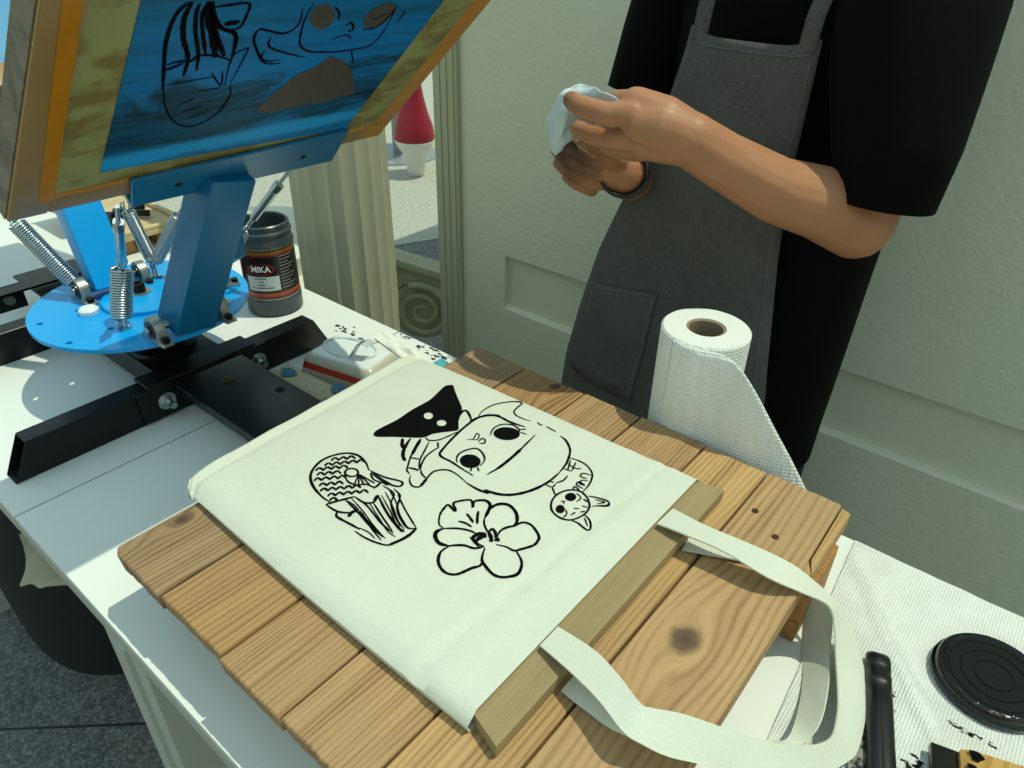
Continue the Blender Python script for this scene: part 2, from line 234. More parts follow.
DRAW = json.loads('''{"printed_hat_figure":{"s":[[0.00352,0,[[-0.4891,0.4166],[-0.4809,0.4085],[-0.4753,0.4047]]],[0.00352,0,[[-0.4824,0.4224],[-0.4762,0.4086],[-0.4694,0.3989],[-0.4624,0.3935],[-0.4579,0.3918]]],[0.00176,0,[[-0.4734,0.429],[-0.4648,0.4106],[-0.4591,0.4002],[-0.4508,0.3887],[-0.4457,0.3821],[-0.4391,0.3799]]],[0.00352,0,[[-0.4734,0.429],[-0.4659,0.4136],[-0.4601,0.4031]]],[0.00176,0,[[-0.4632,0.4318],[-0.4545,0.4156],[-0.4476,0.4026],[-0.4362,0.3903]]],[0.00176,0,[[-0.4587,0.3986],[-0.4536,0.4011],[-0.4493,0.403]]],[0.0022,0,[[-0.4477,0.3858],[-0.4409,0.3888],[-0.4365,0.3894]]],[0.00176,0,[[-0.4349,0.3915],[-0.4405,0.3976],[-0.447,0.4107],[-0.4485,0.4248],[-0.4475,0.4315]]],[0.00176,0,[[-0.4349,0.3915],[-0.429,0.3876],[-0.4207,0.3859]]],[0.00194,0,[[-0.4369,0.379],[-0.4319,0.3728],[-0.4245,0.3688],[-0.4184,0.3707],[-0.4174,0.3767],[-0.4207,0.3859],[-0.4234,0.3971],[-0.4195,0.4055],[-0.4122,0.4104],[-0.4004,0.4106],[-0.3858,0.4074]]],[0.00299,0,[[-0.4173,0.3743],[-0.4188,0.38],[-0.4207,0.3859]]],[0.00264,0,[[-0.4375,0.5202],[-0.4482,0.5123],[-0.4529,0.5001],[-0.4534,0.4864],[-0.451,0.4671],[-0.4466,0.4463],[-0.4421,0.4303],[-0.439,0.4233],[-0.4325,0.4213],[-0.4209,0.422],[-0.4052,0.4208],[-0.3883,0.4203]]],[0.00176,0,[[-0.4715,0.4348],[-0.4656,0.433],[-0.458,0.4396],[-0.4544,0.4517],[-0.452,0.4655]]],[0.00282,0,[[-0.4546,0.4682],[-0.4663,0.4796],[-0.473,0.4906],[-0.4749,0.499],[-0.472,0.5015],[-0.4624,0.4963],[-0.4542,0.4901]]],[0.00176,0,[[-0.4552,0.4368],[-0.4486,0.4306]]],[0.00141,0,[[-0.4341,0.4612],[-0.4302,0.4666],[-0.4343,0.4766],[-0.4295,0.4754],[-0.4261,0.4689],[-0.4292,0.4654]]],[0.00176,0,[[-0.422,0.4656],[-0.4237,0.4731],[-0.419,0.4734],[-0.4161,0.4687],[-0.4199,0.4647]]],[0.00194,0,[[-0.4152,0.425],[-0.4205,0.4298],[-0.424,0.4383],[-0.4216,0.4489],[-0.4159,0.4562],[-0.4056,0.4542],[-0.3964,0.4469],[-0.3934,0.4365]]],[0.00158,0,[[-0.3982,0.4287],[-0.3948,0.4233]]],[0.00158,0,[[-0.3941,0.4333],[-0.3887,0.4293]]],[0.00317,0,[[-0.3858,0.4074],[-0.3699,0.4075],[-0.359,0.4105],[-0.3644,0.4109],[-0.3496,0.4159],[-0.3377,0.4258],[-0.3287,0.4425],[-0.3242,0.4622],[-0.3244,0.4808]]],[0.00229,0,[[-0.3244,0.4808],[-0.3273,0.4968],[-0.3324,0.5098],[-0.3396,0.5215],[-0.3524,0.5312],[-0.3614,0.5333]]],[0.00176,0,[[-0.4534,0.4998],[-0.4583,0.5138],[-0.4569,0.5311],[-0.4487,0.5463],[-0.4388,0.5561],[-0.4336,0.5552],[-0.4323,0.5444],[-0.4298,0.536],[-0.4222,0.5321],[-0.4122,0.5322],[-0.4039,0.5343]]],[0.00158,0,[[-0.3962,0.537],[-0.3917,0.5359],[-0.3882,0.5364]]],[0.00158,0,[[-0.384,0.5375],[-0.377,0.5372],[-0.3697,0.5367]]],[0.00299,0,[[-0.4529,0.5001],[-0.4544,0.4877],[-0.4534,0.4998],[-0.4464,0.5121],[-0.4362,0.5174],[-0.4216,0.5173],[-0.4113,0.5188],[-0.4015,0.5213]]],[0.00176,0,[[-0.4199,0.4834],[-0.4243,0.4902],[-0.4264,0.4992],[-0.4232,0.5089],[-0.4139,0.515],[-0.4029,0.5127],[-0.3988,0.5052]]],[0.00176,0,[[-0.4033,0.5124],[-0.3981,0.5188]]],[0.00158,0,[[-0.3989,0.5098],[-0.3914,0.5115]]],[0.00194,0,[[-0.3786,0.4302],[-0.378,0.4369],[-0.3767,0.4477],[-0.3779,0.4747],[-0.3809,0.4984],[-0.3834,0.5171]]],[0.00317,0,[[-0.3771,0.4419],[-0.3767,0.454],[-0.3779,0.4747],[-0.3798,0.4902]]]],"f":[[[[-0.5193,0.4015],[-0.522,0.4075],[-0.5215,0.4207],[-0.52,0.4372],[-0.5218,0.4626],[-0.5209,0.4892],[-0.525,0.5075],[-0.5288,0.5232],[-0.5261,0.5292],[-0.5219,0.5313],[-0.5136,0.525],[-0.4978,0.5142],[-0.4783,0.5006],[-0.4742,0.4905],[-0.4665,0.4795],[-0.4546,0.4682],[-0.4581,0.461],[-0.465,0.452],[-0.4701,0.4439],[-0.4721,0.4355],[-0.4764,0.4293],[-0.4896,0.4191],[-0.5,0.4113],[-0.5097,0.4028],[-0.5151,0.3998]],[[[-0.4946,0.4691],[-0.4932,0.4672],[-0.4925,0.4652],[-0.4925,0.4633],[-0.4932,0.4616],[-0.4946,0.4604],[-0.4964,0.4599],[-0.4985,0.46],[-0.5006,0.4608],[-0.5025,0.4622],[-0.5039,0.4641],[-0.5047,0.4661],[-0.5047,0.4681],[-0.504,0.4698],[-0.5026,0.471],[-0.5008,0.4715],[-0.4986,0.4714],[-0.4965,0.4705]],[[-0.4732,0.4688],[-0.472,0.4671],[-0.4715,0.4653],[-0.4717,0.4634],[-0.4725,0.4618],[-0.4739,0.4606],[-0.4757,0.4599],[-0.4776,0.4599],[-0.4796,0.4606],[-0.4812,0.4618],[-0.4824,0.4635],[-0.483,0.4653],[-0.4828,0.4672],[-0.482,0.4689],[-0.4806,0.4701],[-0.4788,0.4707],[-0.4768,0.4707],[-0.4748,0.4701]]]],[[[-0.3972,0.4416],[-0.3953,0.4383],[-0.3948,0.4346],[-0.3957,0.4311],[-0.3979,0.4281],[-0.4011,0.4261],[-0.4049,0.4251],[-0.409,0.4254],[-0.4127,0.427],[-0.4158,0.4295],[-0.4177,0.4329],[-0.4183,0.4366],[-0.4174,0.4402],[-0.4152,0.4432],[-0.4119,0.4454],[-0.408,0.4463],[-0.4039,0.4459],[-0.4001,0.4443]],[]],[[[-0.3971,0.5069],[-0.3953,0.5031],[-0.3951,0.4988],[-0.3966,0.4943],[-0.3994,0.4904],[-0.4034,0.4873],[-0.4081,0.4855],[-0.4128,0.4851],[-0.4171,0.4863],[-0.4204,0.4889],[-0.4223,0.4926],[-0.4226,0.497],[-0.4212,0.5016],[-0.4183,0.5057],[-0.4142,0.5088],[-0.4094,0.5106],[-0.4046,0.5109],[-0.4003,0.5096]],[]]]},"printed_kitten":{"s":[[0.00176,0,[[-0.331,0.5088],[-0.3199,0.511],[-0.309,0.5097],[-0.2972,0.5018],[-0.2903,0.4867],[-0.2885,0.4714]]],[0.00141,0,[[-0.3267,0.4995],[-0.3158,0.4982],[-0.3112,0.5022]]],[0.00141,0,[[-0.3251,0.4902],[-0.3161,0.4917]]],[0.00158,0,[[-0.3277,0.506],[-0.3201,0.4903]]],[0.00158,0,[[-0.3215,0.507],[-0.3164,0.4927]]],[0.00141,0,[[-0.3242,0.4574],[-0.3166,0.4588],[-0.3167,0.4655]]],[0.00141,0,[[-0.3255,0.4639],[-0.3193,0.4656]]],[0.00158,0,[[-0.3166,0.4588],[-0.3119,0.4551],[-0.3067,0.451]]],[0.00176,0,[[-0.3155,0.4839],[-0.314,0.4751],[-0.3173,0.4662]]],[0.00158,0,[[-0.2966,0.4994],[-0.3051,0.497],[-0.3046,0.4913],[-0.2968,0.4919]]],[0.00158,0,[[-0.2941,0.4898],[-0.2998,0.4865],[-0.2981,0.4807],[-0.2919,0.4821]]],[0.00158,0,[[-0.2922,0.4819],[-0.3002,0.483],[-0.2998,0.4773],[-0.291,0.4766]]],[0.00158,0,[[-0.2929,0.4726],[-0.2995,0.4736],[-0.2981,0.4689]]],[0.00194,0,[[-0.2812,0.4711],[-0.2723,0.475],[-0.2596,0.4755],[-0.2601,0.4687],[-0.2699,0.4603]]],[0.00132,0,[[-0.2732,0.4712],[-0.2627,0.4727],[-0.2678,0.4666]]],[0.00194,0,[[-0.2734,0.4321],[-0.2619,0.4316],[-0.2538,0.4335],[-0.2593,0.4425],[-0.2689,0.4449]]],[0.00132,0,[[-0.2654,0.4415],[-0.2576,0.436]]],[0.00132,0,[[-0.2921,0.4664],[-0.285,0.4641],[-0.2851,0.4565]]],[0.00132,0,[[-0.2868,0.441],[-0.282,0.4361],[-0.2821,0.4299]]],[0.00132,0,[[-0.2967,0.4465],[-0.2945,0.4491],[-0.2928,0.4454]]],[0.00158,0,[[-0.2823,0.4642],[-0.2766,0.4637]]],[0.00132,0,[[-0.2775,0.4556],[-0.2718,0.4568]]],[0.00132,0,[[-0.2818,0.4471],[-0.2774,0.4505]]],[0.00158,0,[[-0.2736,0.4469],[-0.2706,0.4506]]],[0.00132,0,[[-0.2784,0.4374],[-0.2772,0.4438]]],[0.00194,1,[[-0.2992,0.434],[-0.3048,0.444],[-0.3056,0.4554],[-0.301,0.4656],[-0.2919,0.4712],[-0.2813,0.4688],[-0.2724,0.4607],[-0.2687,0.4512],[-0.269,0.4419],[-0.2738,0.4325],[-0.282,0.4282],[-0.2917,0.4288]]]],"f":[[[[-0.2892,0.462],[-0.2882,0.4601],[-0.2879,0.458],[-0.2883,0.4559],[-0.2892,0.4541],[-0.2907,0.4529],[-0.2925,0.4523],[-0.2944,0.4524],[-0.2962,0.4532],[-0.2977,0.4547],[-0.2986,0.4566],[-0.299,0.4587],[-0.2986,0.4608],[-0.2977,0.4626],[-0.2962,0.4638],[-0.2944,0.4645],[-0.2924,0.4643],[-0.2906,0.4635]],[]],[[[-0.2873,0.4405],[-0.2864,0.4387],[-0.2859,0.4368],[-0.2861,0.435],[-0.2868,0.4335],[-0.288,0.4325],[-0.2895,0.432],[-0.2912,0.4323],[-0.2928,0.4332],[-0.2942,0.4346],[-0.2952,0.4364],[-0.2956,0.4383],[-0.2955,0.4401],[-0.2948,0.4417],[-0.2936,0.4427],[-0.292,0.4431],[-0.2904,0.4428],[-0.2887,0.4419]],[]]]},"printed_orchid":{"s":[[0.00229,0,[[-0.3589,0.3459],[-0.3652,0.3472],[-0.3731,0.3563],[-0.3767,0.3658],[-0.3768,0.3719],[-0.3668,0.3696],[-0.3674,0.372],[-0.3749,0.3774],[-0.3689,0.388],[-0.3638,0.3909],[-0.3565,0.3847],[-0.3606,0.3907],[-0.3602,0.395],[-0.3548,0.4001],[-0.3469,0.3986]]],[0.00299,0,[[-0.3613,0.3925],[-0.3545,0.3998],[-0.3465,0.3985],[-0.341,0.3886],[-0.3379,0.3806]]],[0.00194,0,[[-0.3379,0.3806],[-0.3331,0.3748],[-0.3247,0.3696],[-0.3194,0.3689]]],[0.00211,0,[[-0.3542,0.3616],[-0.347,0.3642],[-0.3392,0.3642]]],[0.00229,0,[[-0.3553,0.3744],[-0.3483,0.3721],[-0.342,0.3694]]],[0.00246,0,[[-0.3491,0.3844],[-0.3437,0.377],[-0.338,0.3706]]],[0.00317,0,[[-0.339,0.3833],[-0.3429,0.394],[-0.3406,0.4046],[-0.3322,0.4099],[-0.3204,0.4063],[-0.3119,0.3975],[-0.3106,0.3906]]],[0.00246,0,[[-0.3105,0.3671],[-0.3137,0.3716],[-0.3155,0.3788],[-0.3136,0.3857],[-0.3102,0.3909],[-0.3067,0.3998],[-0.2978,0.402],[-0.2843,0.3956],[-0.281,0.389],[-0.2807,0.3834],[-0.2836,0.3767],[-0.2863,0.3719],[-0.2899,0.3663],[-0.298,0.3652],[-0.307,0.3616]]],[0.0044,0,[[-0.3118,0.369],[-0.309,0.365]]],[0.00264,0,[[-0.2885,0.3675],[-0.2762,0.3603],[-0.2695,0.3477],[-0.2747,0.3375],[-0.2853,0.333],[-0.2995,0.3364],[-0.3058,0.3409],[-0.3121,0.3518]]],[0.00264,0,[[-0.3045,0.3401],[-0.3008,0.3333],[-0.3044,0.3263],[-0.3056,0.3226],[-0.3103,0.3116],[-0.3203,0.3077],[-0.332,0.3125],[-0.3389,0.3227],[-0.3379,0.3334]]],[0.00352,0,[[-0.3579,0.3455],[-0.3597,0.3386],[-0.3561,0.333],[-0.3478,0.3295],[-0.3393,0.3322]]],[0.00211,0,[[-0.3579,0.3455],[-0.3475,0.3544],[-0.3376,0.3593],[-0.3305,0.3602]]],[0.00246,0,[[-0.3393,0.3322],[-0.3293,0.3417],[-0.3189,0.3456],[-0.3136,0.3534]]],[0.00352,0,[[-0.3294,0.3538],[-0.3284,0.362],[-0.3222,0.3656]]],[0.0044,0,[[-0.3249,0.3547],[-0.3235,0.3611],[-0.3213,0.3647]]],[0.00264,0,[[-0.3226,0.3683],[-0.3229,0.3747],[-0.3175,0.3727],[-0.3134,0.3676]]],[0.00352,0,[[-0.3229,0.3693],[-0.3162,0.3652],[-0.3126,0.361]]],[0.00176,0,[[-0.3318,0.3539],[-0.3249,0.3513],[-0.3162,0.3495]]],[0.00176,0,[[-0.3316,0.3562],[-0.3216,0.352],[-0.3145,0.3527]]],[0.00264,0,[[-0.324,0.3512],[-0.3235,0.3576]]]],"f":[]},"printed_shell":{"s":[[0.00264,0,[[-0.4666,0.2999],[-0.4802,0.3002],[-0.4973,0.3039],[-0.5113,0.3109],[-0.5202,0.3213],[-0.5249,0.3359],[-0.522,0.35],[-0.5146,0.3606],[-0.5028,0.3656],[-0.4876,0.3631],[-0.4754,0.3568]]],[0.00264,0,[[-0.4668,0.2953],[-0.4635,0.3031],[-0.4602,0.3099],[-0.4545,0.3208]]],[0.00229,0,[[-0.4545,0.3208],[-0.441,0.3211],[-0.4346,0.3275],[-0.439,0.3373]]],[0.00211,0,[[-0.4668,0.2953],[-0.4504,0.2964],[-0.4391,0.3041],[-0.4372,0.3121]]],[0.00229,0,[[-0.4504,0.2964],[-0.4455,0.2915],[-0.43,0.2928],[-0.4154,0.2945]]],[0.00176,0,[[-0.4176,0.2899],[-0.4049,0.2902],[-0.391,0.293],[-0.3802,0.2983],[-0.3771,0.3088]]],[0.00299,0,[[-0.381,0.2972],[-0.3771,0.3088],[-0.3757,0.3192],[-0.3771,0.3295]]],[0.00194,0,[[-0.4579,0.3119],[-0.4322,0.3078],[-0.4141,0.3038],[-0.3919,0.3013]]],[0.00264,0,[[-0.4355,0.3106],[-0.4184,0.3056],[-0.4008,0.3016]]],[0.00176,0,[[-0.4525,0.3211],[-0.4349,0.3198],[-0.4069,0.3127],[-0.3881,0.3112]]],[0.00176,0,[[-0.4338,0.3267],[-0.4148,0.3199],[-0.3914,0.3124]]],[0.00246,0,[[-0.4381,0.3365],[-0.412,0.3252],[-0.3875,0.3185],[-0.3827,0.3199]]],[0.00176,0,[[-0.4461,0.3497],[-0.4291,0.3489],[-0.421,0.3378],[-0.4075,0.329],[-0.3905,0.3213]]],[0.00194,0,[[-0.4343,0.3536],[-0.4219,0.3505],[-0.4115,0.3371],[-0.398,0.3287],[-0.3835,0.3246],[-0.3771,0.3295]]],[0.00158,0,[[-0.4253,0.3506],[-0.4088,0.3424],[-0.3931,0.3357],[-0.3771,0.3295]]],[0.00211,0,[[-0.4748,0.3573],[-0.4549,0.3597],[-0.4363,0.3661],[-0.4332,0.3593],[-0.4488,0.3543],[-0.4705,0.3551]]],[0.00176,0,[[-0.4495,0.3405],[-0.4508,0.3519],[-0.4425,0.3528]]],[0.00352,0,[[-0.4366,0.2983],[-0.4391,0.3041],[-0.4373,0.3106]]],[0.00352,0,[[-0.4358,0.3295],[-0.439,0.3373]]],[0.00176,0,[[-0.4703,0.3545],[-0.4604,0.3501],[-0.4508,0.3519]]],[0.00141,0,[[-0.4716,0.3567],[-0.4533,0.3562],[-0.4378,0.3569]]],[0.00141,0,[[-0.4579,0.3119],[-0.4455,0.3123],[-0.4373,0.3106]]],[0.00132,0,[[-0.4547,0.3171],[-0.4333,0.3126],[-0.41,0.3059],[-0.3891,0.3016]]],[0.00141,0,[[-0.4299,0.3097],[-0.4093,0.3024],[-0.39,0.2977]]],[0.00132,0,[[-0.4366,0.3393],[-0.4135,0.3296],[-0.3967,0.3215],[-0.3843,0.3185]]],[0.00132,0,[[-0.4372,0.3449],[-0.4165,0.3357],[-0.3983,0.3256],[-0.3841,0.3208]]],[0.00132,0,[[-0.4407,0.3512],[-0.4192,0.3423],[-0.4014,0.3314],[-0.3835,0.3246]]],[0.00123,0,[[-0.4381,0.3245],[-0.4155,0.3165],[-0.3947,0.3096],[-0.3835,0.309]]],[0.00123,0,[[-0.4175,0.2954],[-0.4062,0.297],[-0.3958,0.2953]]],[0.00211,1,[[-0.4807,0.3472],[-0.4792,0.3455],[-0.4786,0.3435],[-0.4788,0.3414],[-0.4799,0.3395],[-0.4816,0.338],[-0.4839,0.3371],[-0.4863,0.3369],[-0.4887,0.3373],[-0.4907,0.3385],[-0.4922,0.3402],[-0.4929,0.3422],[-0.4926,0.3443],[-0.4916,0.3463],[-0.4898,0.3478],[-0.4876,0.3487],[-0.4851,0.349],[-0.4827,0.3484]]],[0.00158,0,[[-0.4784,0.3459],[-0.4665,0.3289]]],[0.00158,0,[[-0.4784,0.3459],[-0.4635,0.3334]]],[0.00158,0,[[-0.4784,0.3459],[-0.4605,0.3379]]],[0.00158,0,[[-0.4784,0.3459],[-0.4575,0.3424]]],[0.00158,0,[[-0.4784,0.3459],[-0.4545,0.3469]]],[0.00194,0,[[-0.4892,0.3366],[-0.4777,0.3312],[-0.467,0.3333],[-0.4608,0.3401],[-0.4501,0.3431],[-0.4505,0.3516]]],[0.00246,0,[[-0.5163,0.3413],[-0.5179,0.3444],[-0.5176,0.3475],[-0.5141,0.3477],[-0.5106,0.347]]],[0.00246,0,[[-0.511,0.3477],[-0.5126,0.3508],[-0.5123,0.3539],[-0.5088,0.3541],[-0.5053,0.3534]]],[0.00246,0,[[-0.5057,0.3541],[-0.5073,0.3573],[-0.507,0.3604],[-0.5035,0.3606],[-0.5,0.3598]]],[0.00246,0,[[-0.5146,0.3315],[-0.5162,0.3345],[-0.5159,0.3375],[-0.5124,0.3378],[-0.509,0.3371]]],[0.00246,0,[[-0.5094,0.3378],[-0.5109,0.3409],[-0.5106,0.3439],[-0.5071,0.3441],[-0.5037,0.3434]]],[0.00246,0,[[-0.5041,0.3441],[-0.5056,0.3472],[-0.5053,0.3502],[-0.5018,0.3505],[-0.4984,0.3497]]],[0.00246,0,[[-0.4988,0.3505],[-0.5003,0.3536],[-0.5,0.3566],[-0.4965,0.3569],[-0.4931,0.3561]]],[0.00246,0,[[-0.4935,0.3568],[-0.495,0.36],[-0.4947,0.3631],[-0.4912,0.3633],[-0.4878,0.3625]]],[0.00246,0,[[-0.5151,0.3204],[-0.5167,0.3234],[-0.5164,0.3263],[-0.5129,0.3266],[-0.5095,0.3259]]],[0.00246,0,[[-0.5099,0.3266],[-0.5115,0.3296],[-0.5112,0.3326],[-0.5077,0.3329],[-0.5043,0.3322]]],[0.00246,0,[[-0.5047,0.3329],[-0.5062,0.3359],[-0.5059,0.3389],[-0.5025,0.3391],[-0.4991,0.3384]]],[0.00246,0,[[-0.4995,0.3391],[-0.501,0.3422],[-0.5006,0.3452],[-0.4972,0.3455],[-0.4938,0.3447]]],[0.00246,0,[[-0.5081,0.3166],[-0.5096,0.3195],[-0.5093,0.3224],[-0.5059,0.3227],[-0.5025,0.322]]],[0.00246,0,[[-0.5029,0.3227],[-0.5044,0.3257],[-0.5041,0.3286],[-0.5007,0.3289],[-0.4973,0.3282]]],[0.00246,0,[[-0.4977,0.3289],[-0.4992,0.3319],[-0.4989,0.3348],[-0.4955,0.3351],[-0.4921,0.3344]]],[0.00246,0,[[-0.5033,0.3094],[-0.5048,0.3123],[-0.5045,0.3152],[-0.5012,0.3155],[-0.4978,0.3148]]],[0.00246,0,[[-0.4982,0.3155],[-0.4997,0.3184],[-0.4994,0.3213],[-0.496,0.3216],[-0.4927,0.321]]],[0.00246,0,[[-0.4931,0.3216],[-0.4945,0.3246],[-0.4942,0.3275],[-0.4908,0.3278],[-0.4875,0.3271]]],[0.00246,0,[[-0.4879,0.3278],[-0.4894,0.3307],[-0.489,0.3337],[-0.4857,0.3339],[-0.4824,0.3332]]],[0.00246,0,[[-0.493,0.3078],[-0.4945,0.3107],[-0.4941,0.3135],[-0.4908,0.3138],[-0.4876,0.3132]]],[0.00246,0,[[-0.4879,0.3139],[-0.4894,0.3168],[-0.489,0.3196],[-0.4857,0.3199],[-0.4824,0.3192]]],[0.00246,0,[[-0.4828,0.3199],[-0.4842,0.3228],[-0.4839,0.3257],[-0.4806,0.326],[-0.4773,0.3253]]],[0.00246,0,[[-0.4858,0.3036],[-0.4872,0.3064],[-0.4869,0.3092],[-0.4836,0.3095],[-0.4804,0.3089]]],[0.00246,0,[[-0.4807,0.3096],[-0.4821,0.3124],[-0.4818,0.3152],[-0.4785,0.3155],[-0.4753,0.3149]]],[0.00246,0,[[-0.4757,0.3156],[-0.477,0.3184],[-0.4767,0.3212],[-0.4734,0.3215],[-0.4702,0.3209]]],[0.00246,0,[[-0.4706,0.3216],[-0.4719,0.3244],[-0.4715,0.3273],[-0.4683,0.3276],[-0.4651,0.3269]]],[0.00246,0,[[-0.4655,0.3276],[-0.4668,0.3305],[-0.4664,0.3334],[-0.4632,0.3336],[-0.46,0.333]]],[0.00246,0,[[-0.4745,0.3039],[-0.4758,0.3066],[-0.4754,0.3094],[-0.4722,0.3097],[-0.4691,0.3091]]],[0.00246,0,[[-0.4694,0.3098],[-0.4708,0.3126],[-0.4704,0.3154],[-0.4672,0.3157],[-0.464,0.315]]],[0.00246,0,[[-0.4644,0.3157],[-0.4657,0.3186],[-0.4653,0.3214],[-0.4621,0.3217],[-0.459,0.321]]],[0.00246,0,[[-0.4593,0.3217],[-0.4606,0.3245],[-0.4602,0.3274],[-0.457,0.3276],[-0.4539,0.327]]],[0.00246,0,[[-0.4542,0.3277],[-0.4555,0.3305],[-0.4551,0.3334],[-0.4519,0.3337],[-0.4488,0.333]]],[0.00246,0,[[-0.4679,0.3009],[-0.4692,0.3037],[-0.4688,0.3064],[-0.4656,0.3067],[-0.4625,0.3061]]]],"f":[]}}''')
SCREEN = json.loads('''{"s":[[0.0044,0,[[0.1891,0.311],[0.2132,0.3061],[0.2499,0.2988],[0.276,0.2976],[0.2909,0.301],[0.2973,0.308]]],[0.0055,0,[[0.2043,0.3255],[0.2298,0.3228],[0.2547,0.3121],[0.2792,0.3063],[0.2973,0.308]]],[0.0044,0,[[0.21,0.3358],[0.2333,0.3308],[0.2626,0.32],[0.2846,0.3146],[0.2948,0.3147]]],[0.0044,0,[[0.2296,0.3386],[0.2571,0.328],[0.2798,0.3205],[0.2923,0.3199]]],[0.0088,0,[[0.2255,0.3483],[0.2559,0.3372],[0.2725,0.3289],[0.2963,0.321]]],[0.0066,0,[[0.2266,0.3567],[0.2506,0.3422],[0.2699,0.3329],[0.2919,0.3246]]],[0.0055,0,[[0.2227,0.3651],[0.2531,0.3583],[0.2645,0.3411],[0.2832,0.3288],[0.296,0.3249]]],[0.0033,0,[[0.2895,0.3284],[0.2907,0.3391],[0.2913,0.3567],[0.2781,0.3598],[0.2624,0.3586],[0.2613,0.3488]]],[0.0066,0,[[0.2687,0.343],[0.2695,0.3561]]],[0.0044,0,[[0.2157,0.3063],[0.2229,0.3206]]],[0.0033,0,[[0.2231,0.3061],[0.2261,0.3165],[0.2243,0.3267],[0.2308,0.3315],[0.2278,0.3493],[0.2172,0.367]]],[0.0022,0,[[0.1945,0.3106],[0.1621,0.32],[0.1344,0.3349],[0.1193,0.3538],[0.1241,0.3699],[0.1401,0.3808],[0.164,0.3829],[0.1798,0.3776]]],[0.0022,0,[[0.2044,0.3513],[0.182,0.3675],[0.205,0.3619]]],[0.0022,0,[[0.1811,0.3715],[0.2227,0.3651],[0.2326,0.3743],[0.2283,0.3777],[0.1828,0.3766]]],[0.00165,0,[[0.1595,0.3303],[0.167,0.3462]]],[0.00165,0,[[0.1485,0.3385],[0.1523,0.3578]]],[0.00165,0,[[0.1358,0.3512],[0.143,0.3701]]],[0.00165,0,[[0.1782,0.3466],[0.1789,0.3684]]],[0.00165,0,[[0.1939,0.3132],[0.1965,0.3379],[0.1976,0.3588]]],[0.00275,0,[[0.2861,0.4209],[0.2648,0.421],[0.2361,0.4289],[0.2243,0.4373],[0.2166,0.4515],[0.212,0.4803],[0.212,0.5083],[0.2168,0.525],[0.2393,0.5288],[0.2725,0.5227]]],[0.0033,0,[[0.2799,0.4123],[0.2604,0.4172],[0.2491,0.4085],[0.2537,0.3915],[0.2576,0.379],[0.2457,0.378],[0.2265,0.3889],[0.2081,0.4036],[0.205,0.4209]]],[0.00275,0,[[0.2459,0.3946],[0.2329,0.3978],[0.2222,0.4158],[0.209,0.4464]]],[0.0022,0,[[0.228,0.3959],[0.2175,0.3961],[0.2103,0.4067],[0.211,0.4185]]],[0.0022,0,[[0.2324,0.4655],[0.2371,0.4808],[0.2302,0.4913]]],[0.0033,0,[[0.2514,0.4732],[0.2548,0.478],[0.2446,0.4858],[0.2426,0.4801]]],[0.00275,0,[[0.2792,0.446],[0.2711,0.4554],[0.2606,0.4597]]],[0.00275,0,[[0.2431,0.498],[0.2439,0.514],[0.2594,0.5214],[0.275,0.5235]]],[0.0022,0,[[0.2465,0.5392],[0.2657,0.5393]]],[0.00165,0,[[0.2561,0.5022],[0.2651,0.5179]]],[0.0022,0,[[0.2116,0.5014],[0.188,0.5166]]]],"f":[[[[0.1283,0.4226],[0.1389,0.4283],[0.1576,0.4361],[0.1823,0.4497],[0.1907,0.4681],[0.2065,0.4785],[0.1956,0.4992],[0.174,0.5237],[0.1272,0.553],[0.1205,0.5217],[0.1207,0.4769],[0.1194,0.438]],[]],[[[0.2804,0.4417],[0.2759,0.4467],[0.2702,0.4508],[0.2641,0.4536],[0.2582,0.4546],[0.2535,0.4536],[0.2504,0.4507],[0.2494,0.4464],[0.2507,0.4412],[0.2539,0.4357],[0.2588,0.4308],[0.2645,0.4269],[0.2705,0.4244],[0.2759,0.4237],[0.2804,0.4248],[0.2832,0.4275],[0.2842,0.4315],[0.2833,0.4364]],[]],[[[0.2748,0.5205],[0.27,0.5245],[0.2641,0.5265],[0.2579,0.5263],[0.2522,0.5239],[0.2476,0.5195],[0.2448,0.5138],[0.2442,0.5075],[0.2458,0.5014],[0.2493,0.4962],[0.2542,0.4926],[0.2601,0.4909],[0.266,0.4913],[0.2715,0.4937],[0.2758,0.4978],[0.2785,0.5032],[0.2793,0.5092],[0.278,0.5153]],[]]]}''')
